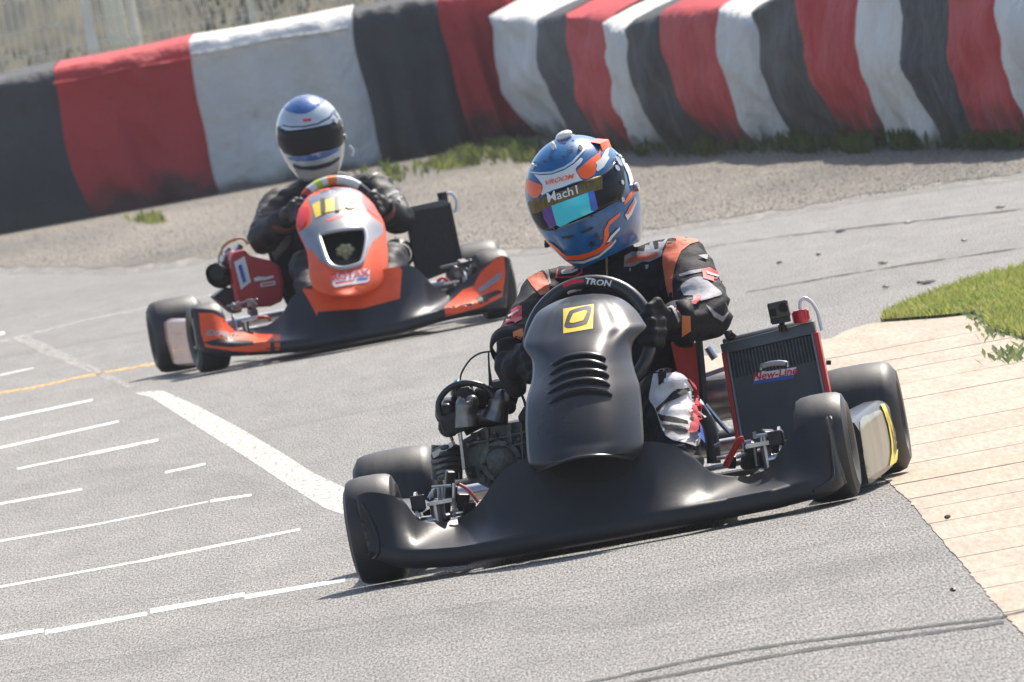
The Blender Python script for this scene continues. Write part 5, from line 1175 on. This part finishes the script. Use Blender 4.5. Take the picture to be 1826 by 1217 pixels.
# steering wheel with coloured grip
SC2 = Q(603, 385, .33)
mb = MB(); wp2 = wheel_ring(mb, SC2, (.08, -1, .42), (-.05, 0, 1), .145, .0165, 48); sw2 = mb.build('steering_wheel', BLK, k2)
mb = MB()
for a in (10, 170, 270): mb.tube([SC2, wp2(a)], [.016, .012], 8)
mb.build('spoke', DARK, sw2)
for a0, a1, m in [(46, 62, HWHT), (62, 72, mat('red grip tape', (.5, .03, .02), .5, var=.1)), ]: pass
bands = [(40, 76, HWHT), (76, 90, mat('orange grip', (.85, .2, .02), .5, var=.1)), (90, 99, HWHT), (99, 110, mat('lime grip', (.5, .6, .05), .5, var=.1)), (110, 122, HWHT), (122, 133, mat('red grip', (.5, .04, .03), .5, var=.1))]
for a0, a1, m in bands:
    mb = MB(); nrm = Vector((.08, -1, .42)); mb.tube([wp2(180 - (a0 + (a1 - a0) * i / 8)) for i in range(9)], .0185, 10, smooth=False)
    # keep the bright band towards the top whichever way the ring runs
    mb.build('grip_band', m, sw2)
# frame etc.
mb = MB()
for s in (-1, 1):
    mb.tube([(s * .33, -.12, .055), (s * .30, .2, .05), (s * .30, .6, .05), (s * .32, 1.15, .06)], .015, 8); mb.tube([(s * .33, 0, .055), (s * .46, 0, .12)], .014, 8)
mb.tube([(-.33, -.12, .055), (.33, -.12, .055)], .015, 8); mb.tube([(-.33, 1.15, .06), (.33, 1.15, .06)], .015, 8); mb.build('frame', DARK, k2)
mb = MB(); mb.box((0, .18, .032), (.58, .66, .006)); mb.build('floor_tray', MATS['floor tray'], k2, False)
mb = MB(); mb.rev([(-.6, .02), (.6, .02)], (0, 1.04, .139), (1, 0, 0), 16); mb.build('rear_axle', STEEL, k2)
mb = MB(); mb.tube([Q(603, 385, .33), Q(615, 470, .1), Q(620, 560, -.08)], .011, 8); mb.build('steering_column', DARK, k2)
for s in (-1, 1):
    mb = MB(); mb.tube([(s * .40, 0, .06), (s * .40, 0, .17)], .013, 8); mb.box((s * .385, 0, .165), (.06, .05, .008)); mb.tube([(s * .04, .12, .12), (s * .42, .06, .13)], .007, 8); mb.build('kingpin', STEEL, k2)
    mb = MB(); mb.rev([(-.003, .02), (-.003, .07), (.003, .07), (.003, .02)], (s * .44, 0, .129), (1, 0, 0), 32, True); mb.build('brake_disc', STEEL, k2)
mb = MB()
for s, q in ((-1, (475, 660)), (1, (1455, 480))):
    b = Q(*c7(q)[0], .04)
    for k in range(5): mb.box(b + Vector((random.uniform(-.05, .05), 0, random.uniform(-.03, .03))), (.03, .04, .025), Euler((.3, .4 * k, .2)))
    mb.tube([b + Vector((-.06, 0, .03)), b + Vector((.06, 0, .035))], .006, 8)
mb.build('mounting_block', MATS['brushed edge'], k2, False, bevel=.003)
mb = MB(); mb.tube([Q(*q, .05) for q in c7((520, 700), (545, 685), (580, 685), (600, 700))], .006, 8); mb.tube([Q(*q, .05) for q in c7((1360, 520), (1390, 505), (1420, 530))], .006, 8); mb.build('orange_hose', ORNG, k2)
# radiator 2
Y2 = .62; rq = c7((1215, 200), (1420, 160), (1480, 450), (1275, 530))
mb = MB(); mb.prism([Q(*q, Y2) for q in rq], (0, .045, 0)); rad2 = mb.build('radiator', CORE, k2, False, bevel=.003)
mb = MB(); mb.prism([Q(*q, Y2 - .004) for q in c7((1213, 205), (1210, 185), (1390, 145), (1425, 160), (1425, 172))], (0, .06, 0)); mb.build('header_tank', MATS['header tank'], rad2, False, bevel=.003)
mb = MB(); mb.prism([Q(*q, Y2 - .006) for q in c7((1412, 162), (1424, 160), (1484, 448), (1472, 452))], (0, .05, 0)); mb.build('side_rail', DARK, rad2, False)
for i in range(14):
    u = (i + 1) / 15; a = (rq[0][0] * (1 - u) + rq[1][0] * u, rq[0][1] * (1 - u) + rq[1][1] * u); b = (rq[3][0] * (1 - u) + rq[2][0] * u, rq[3][1] * (1 - u) + rq[2][1] * u)
    mb = MB(); mb.tube([Q(a[0], a[1] + 6, Y2 - .003), Q(b[0], b[1] - 4, Y2 - .003)], .0022, 4, cap=False); mb.build('cooling_fin', CORE, rad2, False)
mb = MB(); b = Q(*c7((1388, 135))[0], Y2 + .02); mb.rev([(-.02, .001), (-.02, .018), (.02, .02), (.02, .001)], b, (0, 0, 1), 16); mb.build('filler_cap', BLK2, k2)
mb = MB(); mb.tube([Q(*q, Y2 + .02) for q in c7((1400, 125), (1425, 115), (1450, 145), (1450, 185), (1440, 205))], .006, 8); mb.build('breather_hose', TRANS, k2)
# red airbox and engine
ab = c7((413, 410), (430, 385), (480, 372), (500, 400), (600, 425), (640, 450), (658, 520), (655, 610), (600, 635), (460, 645), (440, 600), (418, 480))
mb = MB(); mb.prism([Q(*q, .42) for q in ab], (0, .16, 0)); abx = mb.build('airbox', REDP, k2, False, bevel=.012); bva = bvh_of(abx)
decal('sticker', f2, bva, [('poly', c7((430, 432), (478, 404), (508, 522), (462, 558)), TXTW), ('poly', c7((448, 450), (464, 440), (486, 520), (472, 530)), TXTB)], abx, cell=8, off=.002)
decal('marking', f2, bva, [('poly', c7((520, 505), (540, 498), (575, 500), (612, 492), (612, 504), (575, 514), (525, 520)), TXTW), ('poly', c7((550, 528), (618, 516), (620, 536), (552, 546)), TXTW), ('poly', c7((558, 532), (612, 523), (612, 531), (558, 540)), TXTR)], abx, cell=8, off=.002)
mb = MB(); mb.rev([(-.06, .001), (-.06, .046), (-.045, .052), (-.02, .05), (.0, .04), (.06, .04)], Q(*c7((362, 492))[0], .52), (-.25, -1, 0), 24); mb.build('air_filter', BLK2, k2)
mb = MB(); mb.rev([(-.03, .001), (-.03, .03), (.02, .035)], Q(*c7((345, 480))[0], .45), (-.25, -1, 0), 20); mb.build('filter_cap', DARK, k2)
mb = MB(); mb.tube([Q(*q, .5) for q in c7((370, 400), (380, 360), (420, 330), (470, 325), (495, 350))], .005, 6); mb.tube([Q(*q, .53) for q in c7((360, 440), (365, 390), (400, 345), (440, 330))], .004, 6); mb.build('fuel_line', mat('amber fuel line', (.5, .3, .12), .3, var=.2), k2)
mb = MB()
for (x, y, s) in [(390, 420, .03), (410, 400, .028), (440, 400, .026), (380, 460, .03), (400, 380, .02), (450, 370, .024)]: mb.box(Q(*c7((x, y))[0], .56), (s, s, s * 1.3), Euler((.2, x, .3)))
mb.build('carburettor', STEEL, k2, False, bevel=.004)
mb = MB(); mb.prism([Q(*q, .5) for q in c7((335, 590), (400, 545), (440, 560), (470, 660), (430, 670), (370, 620))], (0, .15, 0)); mb.build('engine_guard', BLK, k2, False, bevel=.008)
mb = MB(); mb.rev([(-.02, .001), (-.02, .035), (.02, .04)], Q(*c7((1190, 400))[0], .6), (0, -1, 0), 20); mb.rev([(0, .045), (.03, .06), (.09, .06)], Q(*c7((1190, 395))[0], .62), (0, 1, 0), 24); mb.build('exhaust', DARK, k2)
# left side pod with film
pod2 = pod_traced(k2, f2, [q + (.2,) for q in c7((250, 690), (236, 690), (222, 700), (240, 800), (262, 900), (275, 905), (290, 880))], [q + (.82,) for q in c7((150, 690), (118, 688), (104, 700), (115, 790), (150, 905), (165, 910), (200, 900))], mat('pale red film', (.42, .16, .14), .3, var=.25, vscale=9, coat=.6))
bq = bvh_of(pod2)
decal('pod_film', f2, bq, [('poly', c7((108, 700), (150, 690), (150, 740), (160, 820), (185, 905), (150, 908), (118, 800)), mat('pod yellow film', (.45, .43, .2), .25, var=.3, coat=.6)), ('poly', c7((165, 745), (225, 735), (225, 760), (235, 790), (180, 800)), SUITW), ('poly', c7((175, 755), (220, 748), (224, 785), (184, 790)), TXTR)], pod2, cell=8, off=.002)
pd = pod_traced(k2, f2, [q + (.2,) for q in c7((1560, 500), (1600, 460), (1660, 450), (1690, 480), (1700, 620), (1640, 650), (1560, 640))], [q + (.82,) for q in c7((1500, 440), (1560, 400), (1660, 390), (1710, 420), (1720, 560), (1640, 600), (1540, 600))], BLK)
rows = []
for j in range(13):
    t = j / 12; yb = .62 + .34 * t; zc = .07 + .48 * t ** 1.3; row = []
    for i in range(15):
        s = -1 + 2 * i / 14; x = interp(t, [0, .3, .7, 1], [.15, .18, .19, .17]) * math.sin(s * 1.45) / math.sin(1.45); row.append((x, yb - .16 * (1 - math.cos(s * 1.3)) * 1.2 * (1 - .5 * t), zc + .05 * abs(s) ** 2 * (1 - t)))
    rows.append(row)
mb = MB(); mb.grid(rows); mb.build('seat', BLK2, k2, True, 60, solid=.006)

# driver 2
p2 = empty('person', Matrix(K2))
tag(p2, 'driver in silver and blue helmet and dark suit, steering the orange kart behind', 'person', 'kart drivers')
mb = MB(); cps = mb.caps
mb.ell(Q(590, 420, .83), (.15, .11, .21)); mb.ell(Q(590, 375, .83), (.185, .11, .13)); mb.ell(Q(605, 480, .80), (.17, .12, .11)); mb.ell(Q(580, 335, .85), (.12, .09, .06))
cps(Q(575, 345, .84), Q(565, 300, .80), .06, .056)
a1_, a2_, a3_ = Q(672, 342, .80), Q(712, 392, .58), Q(680, 372, .42); b1_, b2_, b3_ = Q(495, 370, .80), Q(470, 425, .58), Q(508, 392, .42)
cps(Q(620, 350, .84), a1_, .07, .07); cps(a1_, a2_, .068, .058); cps(a2_, a3_, .056, .045); cps(Q(560, 350, .84), b1_, .07, .068); cps(b1_, b2_, .066, .058); cps(b2_, b3_, .056, .045)
cps(Q(630, 480, .72), Q(700, 462, .30), .085, .06); cps(Q(700, 462, .30), Q(680, 540, -.02), .06, .042); cps(Q(570, 490, .72), Q(545, 475, .30), .085, .06); cps(Q(545, 475, .30), Q(560, 555, -.02), .06, .042)
body2 = remesh(mb, 'body', mat('dark race suit', (.013, .013, .017), .6, var=.3, vscale=20, bump=.4, bscale=30, spec=.3), .009, p2, 4, wrinkle(.011, 9)); bv2 = bvh_of(body2)
c8 = crop(420, 140, 4.679)
decal('sleeve_patch', f2, bv2, [('poly', c8((120, 1110), (150, 1100), (200, 1100), (225, 1140), (210, 1190), (160, 1200), (115, 1210)), mat('lilac print', (.3, .3, .42), .6, var=.1)), ('poly', c8((140, 1130), (190, 1120), (190, 1150), (150, 1170)), SUIT)], p2, off=.002)
decal('sleeve_patch', f2, bv2, [('poly', c8((1240, 980), (1330, 940), (1380, 920), (1390, 960), (1330, 960), (1260, 1000)), SUITG), ('poly', c8((1270, 1020), (1390, 990), (1400, 1060), (1370, 1070), (1360, 1020), (1280, 1040)), SUITG)], p2, off=.002)
decal('shoulder_band', f2, bv2, [('poly', c8((1040, 740), (1100, 710), (1180, 720), (1240, 790), (1190, 790), (1110, 850), (1090, 820)), mat('grey brown leather', (.10, .09, .09), .45, var=.2)), ('poly', c8((880, 760), (950, 730), (1030, 740), (1070, 800), (1000, 790), (940, 800)), MATS['grey brown leather'])], p2, off=.002)
decal('shoulder_band', f2, bv2, [('poly', c8((220, 930), (260, 880), (310, 865), (330, 880), (270, 920)), SUITG), ('poly', c8((360, 845), (400, 830), (390, 870)), SUITG)], p2, off=.002)
rdir2 = lambda g: (Vector(g) - SC2).normalized()
for (hp, wr, sgn) in ((Q(678, 362, .37), a3_, 1), (Q(514, 382, .37), b3_, -1)):
    best = min(range(0, 360, 2), key=lambda a: (wp2(a) - hp).length); mb = MB()
    hand(mb, wr, hp, [wp2(best + d) for d in (-13, -4, 5, 14)], rdir2, [hp + Vector((-sgn * .01, -.02, .02)), hp + Vector((-sgn * .02, -.03, .035)), hp + Vector((-sgn * .035, -.035, .03))], .013)
    g = remesh(mb, 'glove', mat('dark brown glove', (.03, .02, .018), .55, var=.3), .004, p2, 3)
    mb = MB(); ax = (Vector(wr) - hp).normalized(); mb.rev([(0, .044), (.02, .047), (.035, .05)], hp + ax * .04, ax, 24); mb.build('glove_cuff', mat('rust cuff', (.16, .05, .03), .6, var=.2), p2, solid=.003)
h2, S2, W2 = helmet(p2, 'helmet', Q(553, 239, .74), -10, 4, -3, 1.0, H2SIL)
h2['label'] = 'silver helmet with blue crown and black visor'
bh2 = bvh_of(h2)
v2 = visor_traced(f2, bh2, c8((343, 395), (385, 415), (440, 432), (560, 420), (700, 395), (800, 370), (870, 335), (895, 345)), c8((355, 560), (400, 615), (450, 648), (560, 652), (680, 625), (800, 600), (880, 570), (908, 520)), h2, VIS); bv2v = bvh_of(v2)
def HD2(name, lst, **k): return decal(name, f2, bh2, [('poly', smooth2d(c8(*q), 3) if sm else c8(*q), m) for q, m, sm in lst], h2, cell=4, maxd=.12, **k)
HD2('crown_print', [([(400, 230), (450, 165), (530, 125), (600, 115), (700, 130), (760, 170), (700, 225), (620, 280), (560, 298), (480, 290), (410, 262)], H2BLU, True)], off=.001)
HD2('brow_line', [([(390, 385), (450, 400), (560, 398), (680, 375), (780, 320), (820, 260), (830, 270), (790, 335), (690, 388), (570, 412), (460, 412), (395, 398)], HNAVY, False), ([(560, 342), (630, 335), (632, 358), (570, 365)], TXTR, False)], off=.0012)
HD2('chin_print', [([(430, 660), (480, 650), (620, 640), (760, 610), (870, 570), (860, 605), (760, 660), (640, 690), (520, 695), (450, 680)], H2BLU, False), ([(480, 710), (560, 735), (680, 725), (800, 690), (870, 650), (860, 680), (780, 735), (660, 765), (540, 760), (490, 745)], TXTK, False), ([(500, 775), (600, 785), (720, 765), (860, 690), (855, 760), (740, 820), (600, 838), (540, 830)], mat('chin cream', (.55, .52, .48), .4, var=.1), False)], off=.0012)
HD2('side_print', [([(345, 400), (375, 390), (400, 480), (400, 560), (430, 640), (395, 620), (360, 520)], HNAVY, False), ([(830, 240), (870, 290), (900, 380), (860, 340), (820, 300)], HNAVY, False)], off=.001)
mb = MB()
for (x, y, s) in [(822, 358, .012), (903, 487, .010), (875, 405, .007)]:
    oo, d = f2.ray(*c8((x, y))[0]); h = bh2.ray_cast(oo, d); h = h if h[0] else bh2.find_nearest(Q(*c8((x, y))[0], .72)); nn = h[1] if h[1].dot(d) < 0 else -h[1]; mb.rev([(-.004, .001), (-.002, s), (.004, s), (.006, .001)], h[0] + nn * .005, nn, 14)
mb.build('visor_screw', STEEL, h2)
mb = MB(); p, q_ = Q(*c8((950, 560))[0], .80), Q(*c8((975, 650))[0], .80); mb.tube([p, Q(*c8((985, 600))[0], .80), q_], .004, 6); mb.build('drink_tube', TRANS, h2)

# ------------------------------------------------------------------ every loose piece of a part becomes a part of its own
SPLIT = {'mounting_block', 'side_rail', 'carburettor_bowl', 'hose_fitting', 'core_edge', 'casting_rib', 'engine_lug', 'bolt', 'intake_pipe', 'carburettor', 'head_strap', 'throttle_cable', 'engine_pipe', 'cylinder_fin', 'panel_bracket', 'seat_stay', 'control_rod', 'roof_vent', 'visor_screw', 'brake_bracket', 'clamp', 'kingpin', 'pull_handle', 'fuel_line', 'brake_caliper', 'cooling_fin', 'shoulder_band', 'sleeve_panel', 'sleeve_stripe', 'sleeve_patch', 'star_print', 'orange_flash', 'white_flash', 'orange_graphic', 'red_shoulder', 'chin_vent', 'visor_strip', 'tearoff_text', 'marking', 'exhaust', 'trouser_panel', 'glove_trim', 'side_print', 'shoulder_grey'}
def split_loose(o):
    me = o.data; n = len(me.vertices); par = list(range(n))
    def fd(a):
        while par[a] != a: par[a] = par[par[a]]; a = par[a]
        return a
    for e in me.edges: par[fd(e.vertices[0])] = fd(e.vertices[1])
    gr = {}
    for p in me.polygons: gr.setdefault(fd(p.vertices[0]), []).append(p)
    if len(gr) < 2 or len(gr) > 60: return
    for k, ps in enumerate(gr.values()):
        ids = {}; vs = []; fs = []
        for p in ps:
            f = []
            for v in p.vertices:
                if v not in ids: ids[v] = len(vs); vs.append(tuple(me.vertices[v].co))
                f.append(ids[v])
            fs.append(f)
        m2 = bpy.data.meshes.new(me.name); m2.from_pydata(vs, [], fs)
        used = sorted({p.material_index for p in ps})
        for u in used: m2.materials.append(me.materials[u])
        m2.polygons.foreach_set('material_index', [used.index(p.material_index) for p in ps])
        m2.polygons.foreach_set('use_smooth', [p.use_smooth for p in ps]); m2.update()
        if ps[0].use_smooth: m2.set_sharp_from_angle(angle=R(50))
        c = o.copy(); c.data = m2; COL.objects.link(c)
        if k == 0: keep_ = c
    for ch in list(o.children): ch.parent = keep_
    nm = o.name.split('.')[0]; bpy.data.objects.remove(o)
for o in list(sc.objects):
    if o.type == 'MESH' and o.parent and o.name.split('.')[0] in SPLIT and o.get('kind') != 'stuff': split_loose(o)
